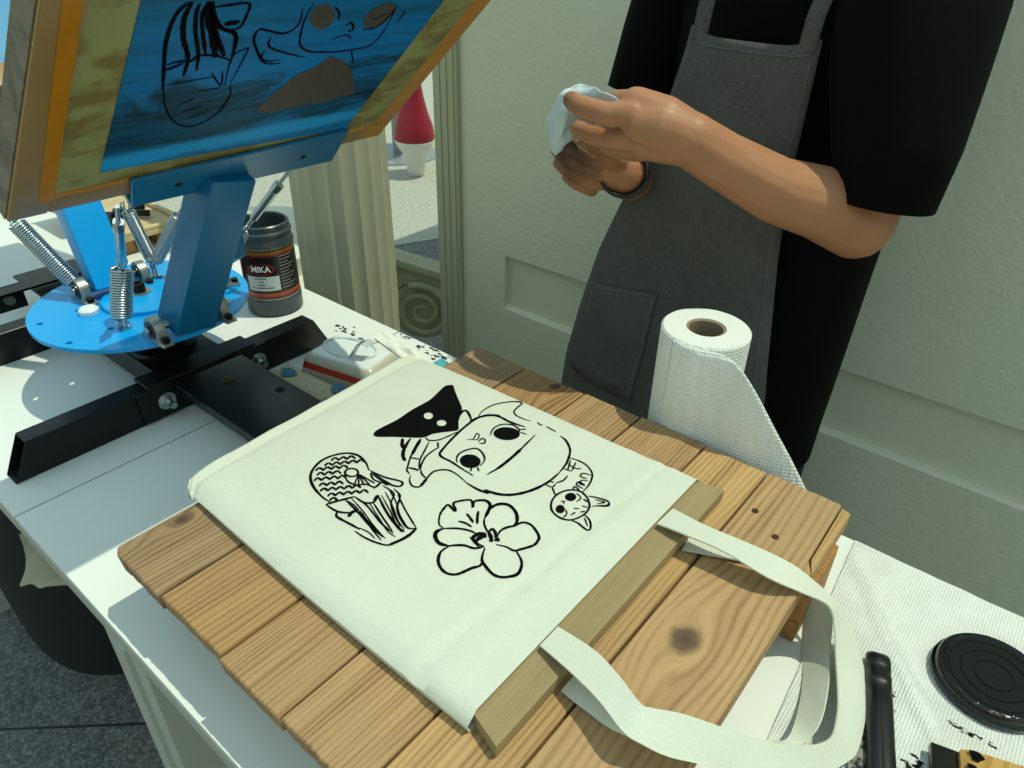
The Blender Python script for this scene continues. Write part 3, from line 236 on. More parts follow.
STRAPS = json.loads('''[[[[-0.2091,0.3236,0.107],[-0.209,0.3,0.107]],[[-0.1712,0.3192,0.114],[-0.1754,0.2925,0.113]],[[-0.1439,0.3092,0.119],[-0.1454,0.2843,0.117]],[[-0.12,0.2984,0.122],[-0.1186,0.2747,0.118]],[[-0.1126,0.3014,0.12],[-0.1056,0.2776,0.114]],[[-0.0941,0.3145,0.116],[-0.0881,0.2867,0.106]],[[-0.0686,0.3323,0.104],[-0.0655,0.3066,0.094]],[[-0.0419,0.3603,0.08],[-0.0346,0.3392,0.07]],[[-0.0195,0.3959,0.055],[-0.0084,0.386,0.04]],[[-0.01,0.4233,0.04],[0.0062,0.4255,0.02]],[[-0.0112,0.4443,0.035],[0.0103,0.4515,0.012]],[[-0.0167,0.4656,0.035],[0.0033,0.4971,0.01]],[[-0.0308,0.5014,0.036],[-0.0113,0.5362,0.01]],[[-0.0437,0.5236,0.05],[-0.035,0.5567,0.03]],[[-0.0546,0.5247,0.07],[-0.052,0.5487,0.056]],[[-0.075,0.5036,0.09],[-0.0824,0.5278,0.09]],[[-0.1017,0.4854,0.105],[-0.1029,0.5141,0.106]],[[-0.1427,0.4819,0.112],[-0.1379,0.5042,0.113]],[[-0.1795,0.4783,0.112],[-0.1703,0.5017,0.112]],[[-0.2085,0.4792,0.107],[-0.2073,0.5076,0.107]]],[[[-0.1795,0.3072,0.09],[-0.1799,0.2896,0.089]],[[-0.1518,0.3001,0.093],[-0.1556,0.2877,0.09]],[[-0.1235,0.2933,0.096],[-0.1283,0.2884,0.091]],[[-0.0934,0.3155,0.094],[-0.0953,0.3088,0.088]],[[-0.0635,0.35,0.075],[-0.0634,0.345,0.066]],[[-0.0444,0.3791,0.055],[-0.042,0.3812,0.04]],[[-0.0367,0.4055,0.034],[-0.0286,0.4008,0.032]],[[-0.0393,0.4469,0.012],[-0.0211,0.4343,0.03]],[[-0.0488,0.4908,0.004],[-0.027,0.4774,0.026]],[[-0.0663,0.5345,0.004],[-0.0406,0.5203,0.028]],[[-0.0778,0.5561,0.03],[-0.0527,0.5461,0.044]],[[-0.0857,0.5453,0.06],[-0.0731,0.5488,0.062]],[[-0.1061,0.5246,0.08],[-0.1029,0.5405,0.08]],[[-0.1293,0.5065,0.089],[-0.131,0.5263,0.088]],[[-0.1535,0.4943,0.09],[-0.157,0.5125,0.088]],[[-0.1813,0.4831,0.088],[-0.1846,0.5052,0.0875]]]]''')
HAND = json.loads('''{"ch":{"armL":[[[-0.1954,0.85,0.3063],0.041],[[-0.2286,0.81,0.3304],0.039],[[-0.2647,0.765,0.3474],0.034],[[-0.3064,0.72,0.378],0.029],[[-0.3319,0.685,0.402],0.027]],"pL1":[[[-0.3319,0.685,0.402],0.026],[[-0.3563,0.672,0.4176],0.025],[[-0.3859,0.665,0.4296],0.0185]],"pL2":[[[-0.3319,0.685,0.402],0.026],[[-0.354,0.665,0.4134],0.025],[[-0.3734,0.655,0.4158],0.019]],"pL3":[[[-0.3316,0.685,0.4001],0.025],[[-0.3538,0.672,0.4006],0.023],[[-0.3676,0.665,0.3965],0.017]],"pL4":[[[-0.334,0.69,0.3988],0.022],[[-0.3557,0.685,0.395],0.02],[[-0.3706,0.68,0.3883],0.014]],"fLa":[[[-0.3797,0.652,0.4248],0.013],[[-0.4045,0.64,0.4229],0.0118],[[-0.4313,0.64,0.4248],0.0116],[[-0.4535,0.648,0.4283],0.0092]],"fLb":[[[-0.3755,0.662,0.3997],0.013],[[-0.4048,0.656,0.3958],0.0115],[[-0.431,0.658,0.3951],0.0108],[[-0.4534,0.664,0.3966],0.009]],"fLc":[[[-0.3945,0.675,0.4308],0.0125],[[-0.4228,0.688,0.427],0.0105],[[-0.4452,0.695,0.4168],0.0095]],"fLd":[[[-0.3708,0.672,0.3897],0.0125],[[-0.3978,0.672,0.3849],0.011],[[-0.4239,0.68,0.3809],0.0095]],"fLe":[[[-0.373,0.685,0.3849],0.011],[[-0.3957,0.688,0.3771],0.0095],[[-0.4194,0.694,0.3749],0.0085]],"armR":[[[-0.562,1.02,0.2316],0.038],[[-0.5211,0.92,0.2716],0.034],[[-0.4813,0.83,0.3061],0.029],[[-0.4437,0.755,0.3332],0.0265]],"pR1":[[[-0.4437,0.755,0.3332],0.025],[[-0.4575,0.74,0.3408],0.02],[[-0.4653,0.732,0.3444],0.013]],"pR2":[[[-0.4434,0.755,0.3309],0.024],[[-0.4579,0.745,0.3277],0.018],[[-0.4711,0.742,0.3209],0.012]],"fRb":[[[-0.4589,0.722,0.3477],0.0095],[[-0.486,0.7,0.3641],0.0088],[[-0.5023,0.704,0.3708],0.0082],[[-0.5014,0.718,0.3776],0.0072]],"fRc":[[[-0.4629,0.728,0.3328],0.0095],[[-0.4927,0.703,0.3486],0.0088],[[-0.5115,0.708,0.3558],0.0082],[[-0.5119,0.722,0.3625],0.0072]],"fRd":[[[-0.4704,0.735,0.3177],0.0092],[[-0.4915,0.709,0.3323],0.0085],[[-0.5119,0.714,0.3392],0.008],[[-0.5115,0.727,0.3475],0.007]],"fRe":[[[-0.48,0.742,0.3067],0.0085],[[-0.4892,0.722,0.3166],0.0078],[[-0.5046,0.722,0.3221],0.0072],[[-0.5062,0.734,0.329],0.0062]],"tR":[[[-0.4426,0.73,0.3526],0.014],[[-0.4443,0.703,0.3687],0.0105],[[-0.4526,0.688,0.3788],0.0098],[[-0.4677,0.686,0.382],0.008]]},"tissue":[[[-0.5146,0.69,0.3902],[-0.5032,0.69,0.4125],[-0.4958,0.692,0.4248],[-0.4815,0.694,0.4327],[-0.4527,0.68,0.439]],[[-0.5094,0.684,0.3776],[-0.4906,0.676,0.4004],[-0.4765,0.672,0.4157],[-0.4643,0.676,0.427],[-0.4346,0.672,0.4384]],[[-0.5073,0.684,0.3667],[-0.4857,0.676,0.3883],[-0.4774,0.68,0.4039],[-0.4588,0.68,0.4211],[-0.4156,0.662,0.4364]],[[-0.5055,0.688,0.3583],[-0.4879,0.684,0.3757],[-0.4843,0.695,0.3897],[-0.457,0.69,0.4117],[-0.3981,0.656,0.432]],[[-0.5023,0.694,0.352],[-0.489,0.698,0.3662],[-0.478,0.705,0.3781],[-0.4469,0.7,0.4012],[-0.401,0.668,0.4221]]],"band":[[-0.454,0.742,0.3363],[-0.4391,0.752,0.3454]]}''')

# ------------------------------------------------------------------ materials
white_top = NT('white_table_top')
_f = white_top.noise(white_top.co(), 3, 4)
_c = white_top.mix(_f, lin('dde0da'), lin('e8eae4'))
_sp = white_top.noise(white_top.mapped((150, 190, 100)), 1, 4, .6)
_c = white_top.mix(white_top.ramp(_sp, [(.79, (0, 0, 0, 1)), (.82, (.35, .35, .35, 1))]), _c, lin('60605c'))
white_top = white_top.set(Base_Color=_c, Roughness=.5)
edge_grey = M('table_edge_grey', 'b2b2a6', .5)
leg_white = M('painted_steel_leg', 'b9bcb0', .4)
black_steel = M('black_painted_steel', '090b0c', .34, 0, spec=.35, var=.3, vscale=30)
blue_paint = M('blue_powder_paint', '009ee6', .32, 0, bump=.06, bscale=900)
blue_dull = M('blue_powder_paint_dull', '0d6a9a', .36, 0, bump=.05, bscale=900)  # darker, duller blue than the disc paint
zinc = M('zinc_plated_steel', 'b9c2c4', .25, 1.0)
castiron = M('bright_cast_metal', 'a9aaa4', .42, .9, bump=.1, bscale=400)
darkbolt = M('black_oxide_bolt', '1c1b1a', .4, .7)
brass = M('brass', '6d6238', .45, 1)
white_plastic = M('white_plastic', 'e6e9e6', .35)
def canvas():
    n = NT('natural_cotton_canvas'); f = n.noise(n.co(), 18, 5)
    w = n.n('ShaderNodeTexWave', {'Vector': n.co(), 'Scale': 420.0, 'Distortion': .6}, bands_direction='X').outputs['Fac']
    w2 = n.n('ShaderNodeTexWave', {'Vector': n.co(), 'Scale': 420.0, 'Distortion': .6}, bands_direction='Y').outputs['Fac']
    fl = n.noise(n.co(), 900, 2)
    c = n.mix(f, lin('dbdecd'), lin('e8ebdc')); c = n.mix(n.ramp(fl, [(.52, (0, 0, 0, 1)), (.72, (.28, .28, .28, 1))]), c, lin('aaa68e'))
    h = n.math('ADD', n.math('MULTIPLY', n.math('ADD', w, w2), .25), n.math('MULTIPLY', n.noise(n.co(), 160, 3), .9))
    n.set(Base_Color=c, Roughness=.92, Specular_IOR_Level=.1, Sheen_Weight=.15); n.bump(h, .55, .0016); return n.m
canvas = canvas()
ink = NT('black_screen_ink')
_s = ink.noise(ink.co(), 900, 3, .6)
ink = ink.set(Base_Color=ink.mix(ink.ramp(_s, [(.68, (0, 0, 0, 1)), (.74, (.5, .5, .5, 1))]), lin('060607'), lin('8c8c80')), Roughness=.8, Specular_IOR_Level=.08)
paper_w = M('white_paper', 'e4e6e0', .85, spec=.1)
def towel(name, sc=1.0):
    n = NT(name)
    v = n.n('ShaderNodeTexVoronoi', {'Vector': n.mapped((230*sc, 230*sc, 230*sc)), 'Scale': 1.0, 'Randomness': .15}).outputs['Distance']
    n.set(Base_Color=lin('e6e8e2'), Roughness=.95, Specular_IOR_Level=.05); n.bump(v, .8, .0025); return n.m
towel_mat = towel('embossed_paper_towel')
def inked_towel():
    n = NT('embossed_paper_towel_with_ink')
    v = n.n('ShaderNodeTexVoronoi', {'Vector': n.mapped((360, 360, 360)), 'Scale': 1.0, 'Randomness': .12}).outputs['Distance']
    c = lin('e6e8e2'); x, y, z = n.xyz()
    # ink smears: (local x, local y, radius x, radius y)
    acc = None
    for sx, sy, rx, ry in INKS:
        q = n.math('ADD', n.math('POWER', n.math('ABSOLUTE', n.math('DIVIDE', n.math('SUBTRACT', x, sx), rx)), 2), n.math('POWER', n.math('ABSOLUTE', n.math('DIVIDE', n.math('SUBTRACT', y, sy), ry)), 2))
        acc = q if acc is None else n.math('MINIMUM', acc, q)
    ns = n.noise(n.mapped((140, 220, 100)), 1, 4, .65)
    mk = n.ramp(n.math('ADD', n.math('MULTIPLY', acc, .3), ns), [(.50, (1, 1, 1, 1)), (.56, (0, 0, 0, 1))])
    n.set(Base_Color=n.mix(mk, c, lin('15171a')), Roughness=.95, Specular_IOR_Level=.05); n.bump(v, .9, .003); return n.m

# ------------------------------------------------------------------ setting
bm = new(); bb(bm, -9.0, 7.0, -6.0, 9.0, FZ-.05, FZ)
fl = NT('grey_granite_tiles')
_n1 = fl.noise(fl.co(), 150, 5, .8); _n2 = fl.noise(fl.co(), 9, 3)
_c = fl.ramp(_n1, [(.40, '191b1c'), (.5, '565856'), (.62, '9a9a92')])
_c = fl.mix(.3, _c, fl.ramp(_n2, [(.3, '5c5f60'), (.7, '82837e')]))
_x, _y, _z = fl.xyz()
def _joint(v, per, off):
    m = fl.math('ABSOLUTE', fl.math('SUBTRACT', fl.math('FRACT', fl.math('DIVIDE', fl.math('ADD', v, off), per)), .5))
    return fl.math('LESS_THAN', m, .0045)
_u = fl.math('ADD', fl.math('MULTIPLY', _x, -.68), fl.math('MULTIPLY', _y, .733)); _v = fl.math('ADD', fl.math('MULTIPLY', _x, .733), fl.math('MULTIPLY', _y, .68))
_j = fl.math('MAXIMUM', _joint(_u, .6, 60.0-.892-.3), _joint(_v, .9, 90.35))
_c = fl.mix(_j, _c, lin('141516'))
fl = fl.set(Base_Color=_c, Roughness=.55)
obj('floor', bm, fl, kind='structure')

pv = NT('pale_stone_paving'); _n1 = pv.noise(pv.co(), 160, 4, .7)  # separate paving with a paler stone colour than the granite
pv = pv.set(Base_Color=pv.ramp(_n1, [(.4, '8f8f84'), (.6, 'c2c1b2')]), Roughness=.8)
bm = new(); prism(bm, [(-9, -6), (-2.62, -6), (-2.55, 2.2), (-2.42, 2.5), (-2.2, 9), (-9, 9)], 'z', FZ-.01, FZ+.004); obj('pavement', bm, pv, kind='structure')
wall_m = NT('pale_grey_green_wall_paint')
_o = wall_m.noise(wall_m.co(), 90, 3)
wall_m.set(Base_Color=wall_m.mix(wall_m.noise(wall_m.co(), 2.5, 4), lin('dadac2'), lin('e3e2cb')), Roughness=.6); wall_m.bump(_o, .5, .003); wall_m = wall_m.m
WY = 1.36
WT = 1.15           # wall top above the table plane
bm = new()
# recessed-panel wall: stiles and rails proud of the panel field; the mid rail has a bevelled ledge
X0, X1 = -1.282, 2.2
GU, GL, GX = -.153, -.296, -1.132        # recessed band between the upper and the lower panel, and where it starts
bb(bm, X0, GX, WY, WY+.06, FZ, WT)
prism(bm, [(WY, WT), (WY, GU+.006), (WY+.004, GU-.002), (WY+.016, GU-.008), (WY+.06, GU-.008), (WY+.06, WT)], 'x', GX, X1)
bb(bm, GX, X1, WY+.016, WY+.06, GL-.01, GU)
prism(bm, [(WY, FZ), (WY, GL-.006), (WY+.006, GL), (WY+.018, GL+.001), (WY+.06, GL), (WY+.06, FZ)], 'x', GX, X1)
obj('wall_back', bm, wall_m, kind='structure')
bm = new(); bb(bm, -2.03, 2.5, 1.44, 4.6, WT, WT+.05); bb(bm, 2.1, 2.2, 4.4, 4.5, FZ, WT); bb(bm, -2.0, -1.93, 4.4, 4.5, FZ, WT); bmesh.ops.recalc_face_normals(bm, faces=bm.faces); obj('added_shade_roof', bm, M('shade_roof_grey', '9a9c92', .7), kind='structure')  # unseen roof on posts, added to shade the floor behind the wall
stone = M('cast_stone_cream', 'b9b79c', .8, bump=.35, bscale=500, var=.12, vscale=20)
bm = new(); bb(bm, X0-.082, X0-.0005, WY-.012, WY+.07, FZ, WT)
for i in range(3): bb(bm, X0-.072+i*.023, X0-.056+i*.023, WY-.0145, WY-.011, FZ, WT)
bevel(bm, .002, 2)
obj('trim_1', bm, stone, kind='structure')

# fluted column behind the tables
def fluted(c, r, z0, z1, nf=20):
    bm = new(); n = nf*8; rings = []
    for z, k in ((z0, 1.02), (z0+.3, 1.015), (0, 1.0), (z1, .96)):
        ring = []
        for i in range(n):
            a = 2*PI*i/n; t = (i % 8)/8
            rr = r*k*(1-.05*math.sin(PI*t)**.8)
            ring.append(V((c[0]+math.cos(a)*rr, c[1]+math.sin(a)*rr, z)))
        rings.append(ring)
    loft(bm, rings); return bm
CC = (-1.245, .945)
t = thing('fluted_column', 'cream fluted column prop standing behind the ink pot and white table', 'column', (CC[0], CC[1], FZ))
obj('shaft', fluted(CC, .104, FZ+.12, .62), stone, t, 40)
bm = new(); lathe(bm, [(0, 0), (.15, 0), (.15, .05), (.14, .055), (.145, .075), (.14, .095), (.115, .1), (.118, .112), (.105, .122), (0, .122)], (CC[0], CC[1], FZ), 48); obj('base', bm, stone, t, 40)
bm = new(); lathe(bm, [(0, 0), (.098, 0), (.105, .015), (.12, .03), (.125, .05), (0, .05)], (CC[0], CC[1], .62), 48); bb(bm, CC[0]-.14, CC[0]+.14, CC[1]-.14, CC[1]+.14, .67, .70); obj('capital', bm, stone, t, 40)

# carved scroll bench seen between the column and the door pillar
t = thing('carved_scroll_pedestal', 'low cream pedestal with a carved spiral scroll between the column and the pillar', 'pedestal', (-1.62, 1.52, FZ))
SX, SZ, SY = -1.565, -.490, 1.46
t.location = (SX, SY, FZ)
bm = new(); sp = []
for i in range(90):
    a = -2*PI*2.15*i/89+PI*.62; r = .097*(1-i/89*.86)
    sp.append(V((SX+math.cos(a)*r, SY-.01+.004*(i/89), SZ+math.sin(a)*r)))
tube(bm, sp, [.013-.006*i/89 for i in range(90)], 10)
tube(bm, [(SX-.085, SY-.01, SZ+.06), (SX-.13, SY-.01, SZ+.045), (SX-.30, SY-.01, SZ+.045)], .011, 10)
obj('scroll', bm, stone, t, 60)
bm = new(); cyl(bm, (SX, SY, SZ), (SX, SY+.05, SZ), .101, n=48)
prism(bm, [(-1.80, -.44), (-1.67, -.44), (-1.62, -.40), (-1.475, -.425), (-1.49, -.37), (-1.77, -.30), (-1.80, -.25)], 'y', SY, SY+.05)
prism(bm, [(-1.80, FZ), (-1.78, FZ), (-1.78, -.46), (-1.75, -.44), (-1.80, -.44)], 'y', SY+.005, SY+.045)
obj('body', bm, stone, t, 35)
bm = new(); prism(bm, [(-1.80, -.250), (-1.76, -.300), (-1.475, -.375), (-1.465, -.362), (-1.475, -.35), (-1.76, -.273), (-1.80, -.222)], 'y', SY-.022, SY+.062); bevel(bm, .006, 2)
obj('cap_slab', bm, stone, t, 35); t.rotation_euler = (0, 0, math.radians(34))

bm = new(); lathe(bm, [(0, 0), (.32, 0), (.32, .40), (.305, .41), (.305, .48), (.275, .495), (.28, .525), (.26, .54), (.23, .545), (.225, .59), (.20, .605), (0, .61)], (-1.76, 1.03, FZ), 64)
obj('stepped_plinth', bm, M('white_stone', 'd9dac8', .6), smooth=30, label='round white stepped plinth half hidden behind the fluted column and ink pot', cat='plinth')

# red and white top shaped stool far out on the plaza
c = (-3.31, 3.10)
t = thing('spinning_top_stool', 'red and white top-shaped stool on the plaza floor beyond the column', 'stool', (c[0], c[1], FZ))
bm = new(); lathe(bm, [(.001, 0), (.04, .005), (.055, .03), (.06, .08), (.075, .14), (.11, .19), (.122, .215), (.118, .225), (.0, .225)], (c[0], c[1], FZ), 40); obj('base', bm, M('stool_white', 'd8d8d0', .4), t, 50)
bm = new(); lathe(bm, [(.0, .215), (.117, .215), (.124, .235), (.115, .30), (.088, .38), (.066, .47), (.052, .56), (.048, .60), (.04, .62), (.0, .622)], (c[0], c[1], FZ), 40); obj('seat', bm, M('stool_red', '94122a', .45), t, 50)
bm = new(); lathe(bm, [(.0, 0), (.28, 0), (.28, .012), (.0, .014)], (-3.75, 3.35, FZ), 40); cyl(bm, (-3.75, 3.35, FZ+.01), (-3.75, 3.35, FZ+.70), .03, n=20)
lathe(bm, [(.0, .69), (.30, .69), (.30, .715), (.0, .715)], (-3.75, 3.35, FZ), 40)
obj('bistro_table', bm, M('bistro_grey', '8f989a', .4, .3), smooth=40, label='small round grey pedestal table beside the red and white stool', cat='table')

# ------------------------------------------------------------------ tables
def folding_table(x0, x1, label, legs, y0=.117, y1=.710, z=0):
    t = thing('folding_table', label, 'table', ((x0+x1)/2, (y0+y1)/2, FZ), 'white folding tables')
    bm = new(); bb(bm, x0, x1, y0, y1, z-.004, z); obj('table_top', bm, white_top, t)
    bm = new()
    bb(bm, x0, x1, y0-.001, y0+.018, z-.024, z-.0035); bb(bm, x0, x1, y1-.018, y1+.001, z-.024, z-.0035)
    bb(bm, x0-.0005, x0+.018, y0, y1, z-.024, z-.0035); bb(bm, x1-.018, x1+.0005, y0, y1, z-.024, z-.0035)
    bevel(bm, .0015, 1); obj('rim', bm, edge_grey, t)
    for (lx, ly) in legs:
        s = 1 if ly < .4 else -1
        bm = new()
        bb(bm, lx-.042, lx+.042, ly-.002, ly+.0, FZ+.0, z-.022); bb(bm, lx-.042, lx-.039, ly, ly+s*.040, FZ, z-.022); bb(bm, lx+.039, lx+.042, ly, ly+s*.040, FZ, z-.022)
        bb(bm, lx-.010, lx+.010, ly-s*.006, ly, FZ, z-.022)
        obj('leg', bm, leg_white, t)
    return t
folding_table(-.819, .42, 'white folding table under the wooden board and paper towels', [(-.580, .1195), (.33, .1195), (-.580, .7075), (.33, .7075)])
folding_table(-1.655, -.822, 'white folding table under the blue press and ink pot', [(-1.61, .1195), (-.90, .50), (-1.60, .685), (-.90, .685)])
folding_table(-2.60, -1.662, 'white folding table at the far end behind the blue press', [(-2.5, .16), (-1.78, .16), (-2.5, .685), (-1.78, .685)], .135, .705, -.012)

# ------------------------------------------------------------------ wooden board (slatted pallet)
BX0, BX1, BY0, BY1, BZ = -.588, -.076, .141, .6500, .085
t = thing('wooden_board', 'slatted wooden board of rough planks carrying the tote bag', 'board', (-.33, .40, 0))
seams = [-.588, -.5025, -.4075, -.3265, -.2405, -.1665, -.076]
tone = [('a78a68', '6b5238'), ('b59062', '6e4b28'), ('bb976c', '77522b'), ('bb986c', '775431'), ('c6a06c', '7c5730'), ('bf9c70', '83603a')]
knot = [[(-.575+.33, .203-.40, .011), (-.442+.33, .66-.40, .012)], [(-.445+.33, .638-.40, .012)], [], [], [(-.205+.33, .30-.40, .008)], [(-.131+.33, .396-.40, .020)]]
rnd = random.Random(3)
for i in range(6):
    x0, x1 = seams[i]+.0012, seams[i+1]-.0014
    e0 = BY0+rnd.uniform(-.002, .003); e1 = BY1+rnd.uniform(-.004, .0015)
    bm = new(); N = 30
    # rough sawn end edges
    ea = lambda x_: .0012*noise.noise(V((x_*60, 3, i)))+.0008*noise.noise(V((x_*300, 3, i)))
    top = [(x0+(x1-x0)*k/N, e0+ea(x0+(x1-x0)*k/N)-(.004*(1-k/5)**2 if (i == 0 and k < 5) else 0)*-1.5) for k in range(N+1)]+[(x1-(x1-x0)*k/N, e1+ea(x1-(x1-x0)*k/N+5)) for k in range(N+1)]
    dz = rnd.uniform(-.001, .0015)
    if i == 5:        # a sliver has split off along the grain at the far right corner
        fr_ = top[:N+1]; bk = [p for p in top[N+1:] if p[0] < x1-.0115]
        top = fr_+[(x1, .535), (x1-.0085, .552), (x1-.0105, e1-.001)]+bk
        b2 = new(); sl_ = [(x1-.0070, .556), (x1+.0004, .5365), (x1+.0008, .645), (x1-.0085, .648)]
        loft(b2, [[V((q[0], q[1], BZ-.019)) for q in sl_], [V((q[0], q[1], BZ-.0022)) for q in sl_]]); obj('splinter', b2, wood('splinter_wood', 'bf9a66', '83592f', off=9.9), t)
    rings = [[V((p[0], p[1]+(.002 if p[1] < .3 else -.002), BZ-.020)) for p in top], [V((p[0], p[1], BZ-.0015+dz)) for p in top], [V((p[0]+(.0012 if p[0] < (x0+x1)/2 else -.0012), p[1]+(.0012 if p[1] < .4 else -.0012), BZ+dz)) for p in top]]
    loft(bm, rings)
    obj('plank', bm, wood('plank_wood_%d' % i, tone[i][0], tone[i][1], off=i*1.37+.2, knots=knot[i], fr=[1, .9, 1.1, 1.25, 1, .75][i]), t)
for y0, y1 in ((.20, .285), (.528, .615)):
    bm = new(); bb(bm, -.56, -.073, y0, y1, 0, BZ-.0205); bevel(bm, .0015, 1); obj('batten', bm, wood('batten_wood', 'b5844c', '80562c', off=4.4, axis='x', stains=False), t)
bm = new()
for (x, y) in ((-.1215, .5592), (-.1517, .5815)):
    cyl(bm, (x, y, BZ-.002), (x, y, BZ+.0020), .0034, n=12)
islands('nail', bm, M('rusty_nail', '4a3226', .6, .6), t, 40)

# platen inside the bag
bm = new(); prism(bm, [(-.520, .246), (-.230, .2320), (-.184, .2185), (-.184, .5735), (-.230, .5640), (-.520, .554)], 'z', .088, .1010); bevel(bm, .0015, 2)
pl = obj('platen_board', bm, wood('olive_ply', 'a38f69', '6d5f43', off=2.2, fr=1.3, grain=.25), None, label='flat olive wood slat sticking out of the open end of the tote bag', cat='platen')

# ------------------------------------------------------------------ tote bag
BGX0, BGX1 = -.626, -.2115
def bag_y(u, s):       # u 0 at bag bottom (-X) .. 1 at the opening; s -1/+1 side
    if s < 0: return .2255-.0065*u-.003*math.sin(PI*u)
    return .5635+.0125*u
def bag_top(x, y):
    u = (x-BGX0)/(BGX1-BGX0)
    z = .1048-.0105*math.exp(-u/.085)
    z += .0012*noise.noise(V((x*9, y*9, 1.0)))*(1-math.exp(-((x+.36)/.18)**4) if abs(x+.36) > .17 else 0)
    z += .0062*math.exp(-((u-.026)/.012)**2)*(.8+.4*noise.noise(V((y*10, 3, 3))))                       # bottom seam roll
    z -= .0040*math.exp(-(u/.016)**2)
    z += .0012*math.exp(-((x+.585)/.02)**2)*(1+.8*noise.noise(V((y*12, 1, 1))))+.0022*math.exp(-((u-.075)/.010)**2)*(.5+noise.noise(V((y*7, 4, 1))))-.0030*math.exp(-((u-.050)/.009)**2)
    # soft wrinkles parallel to the opening
    a = (x+.268)-.06*(y-.40)+.003*noise.noise(V((y*9, 2, 3)))
    z += .0026*math.exp(-(a/.006)**2)*(.55+.6*noise.noise(V((y*8, 0, 3))))
    z -= .0016*math.exp(-((a-.011)/.006)**2)
    z += .0020*math.exp(-((a+.028)/.012)**2)*(.3+.9*noise.noise(V((y*6, 5, 3))))
    z += .0010*math.exp(-((x+.246)/.012)**2)
    return z
def bag_profile(u, n=34):
    x = BGX0+(BGX1-BGX0)*u
    y0, y1 = bag_y(u, -1), bag_y(u, 1); pts = []
    sl = 1-math.exp(-u*40)
    for i in range(n+1):
        v = i/n; y = y0+(y1-y0)*v; e = min(v, 1-v)*(y1-y0)
        z = bag_top(x, y)
        k = .014
        if e < k: z -= (.0095)*(1-math.sqrt(max(0, 1-(1-e/k)**2)))
        z += .0012*noise.noise(V((x*30, v*3, 7)))*math.exp(-e/.02)
        xx = x-.012*(v-.0)*(1-u)**6*0 + (.0012*math.sin(v*13)+.0008*math.sin(v*31+1))*(1-u)**10
        xx += (.006-.014*v)*(1-u)**3+.016*math.exp(-e/.010)*(1-u)**14
        z -= .004*math.exp(-e/.012)*(1-u)**14
        pts.append(V((xx, y, z)))
    bot = .0868+.0005
    for i in range(n+1):
        v = 1-i/n; y = y0+(y1-y0)*v; e = min(v, 1-v)*(y1-y0)
        dx = (.006-.014*v)*(1-u)**3+.016*math.exp(-e/.010)*(1-u)**14
        pts.append(V((x+dx, y+(.002 if v == 0 else (-.002 if v == 1 else 0)), .0866 if u > .015 else .0925)))
    return pts
t = thing('tote_bag', 'cream canvas tote bag with black prints, lying on the wooden board', 'bag', (-.41, .395, .085))
bm = new(); us = [0, .006, .014, .022, .03, .038, .046, .056, .07]+[.07+.93*i/70 for i in range(1, 71)]
loft(bm, [bag_profile(u) for u in us], True, False)
R0 = bag_profile(0); 
bm.verts.ensure_lookup_table(); bm.faces.new([bm.verts[i] for i in range(len(R0))][::-1])
# cloth thickness lip at the mouth
bag = obj('bag_body', bm, canvas, t, 60)
bm = new()
def hem_ring(u, lift):
    p = bag_profile(u); n = len(p)//2
    return [V((q.x, q.y+(-.0006 if i < 2 else (.0006 if i > n-3 else 0)), q.z+lift)) for i, q in enumerate(p[:n])]
def sheet(bm, rows, th):
    """rows of points -> closed thin slab, th downwards"""
    top = rows; m = len(rows); n = len(rows[0])
    A = [[bm.verts.new(p) for p in r] for r in rows]; B = [[bm.verts.new(V(p)-V((0, 0, th))) for p in r] for r in rows]
    for i in range(m-1):
        for j in range(n-1):
            bm.faces.new((A[i][j], A[i][j+1], A[i+1][j+1], A[i+1][j])); bm.faces.new((B[i][j], B[i+1][j], B[i+1][j+1], B[i][j+1]))
    for i in range(m-1):
        bm.faces.new((A[i][0], A[i+1][0], B[i+1][0], B[i][0])); bm.faces.new((A[i][n-1], B[i][n-1], B[i+1][n-1], A[i+1][n-1]))
    for j in range(n-1):
        bm.faces.new((A[0][j], B[0][j], B[0][j+1], A[0][j+1])); bm.faces.new((A[m-1][j], A[m-1][j+1], B[m-1][j+1], B[m-1][j]))
sheet(bm, [hem_ring(.895+.1045*i/14, .0002) for i in range(15)], .0008)
obj('hem', bm, canvas, t, 60)
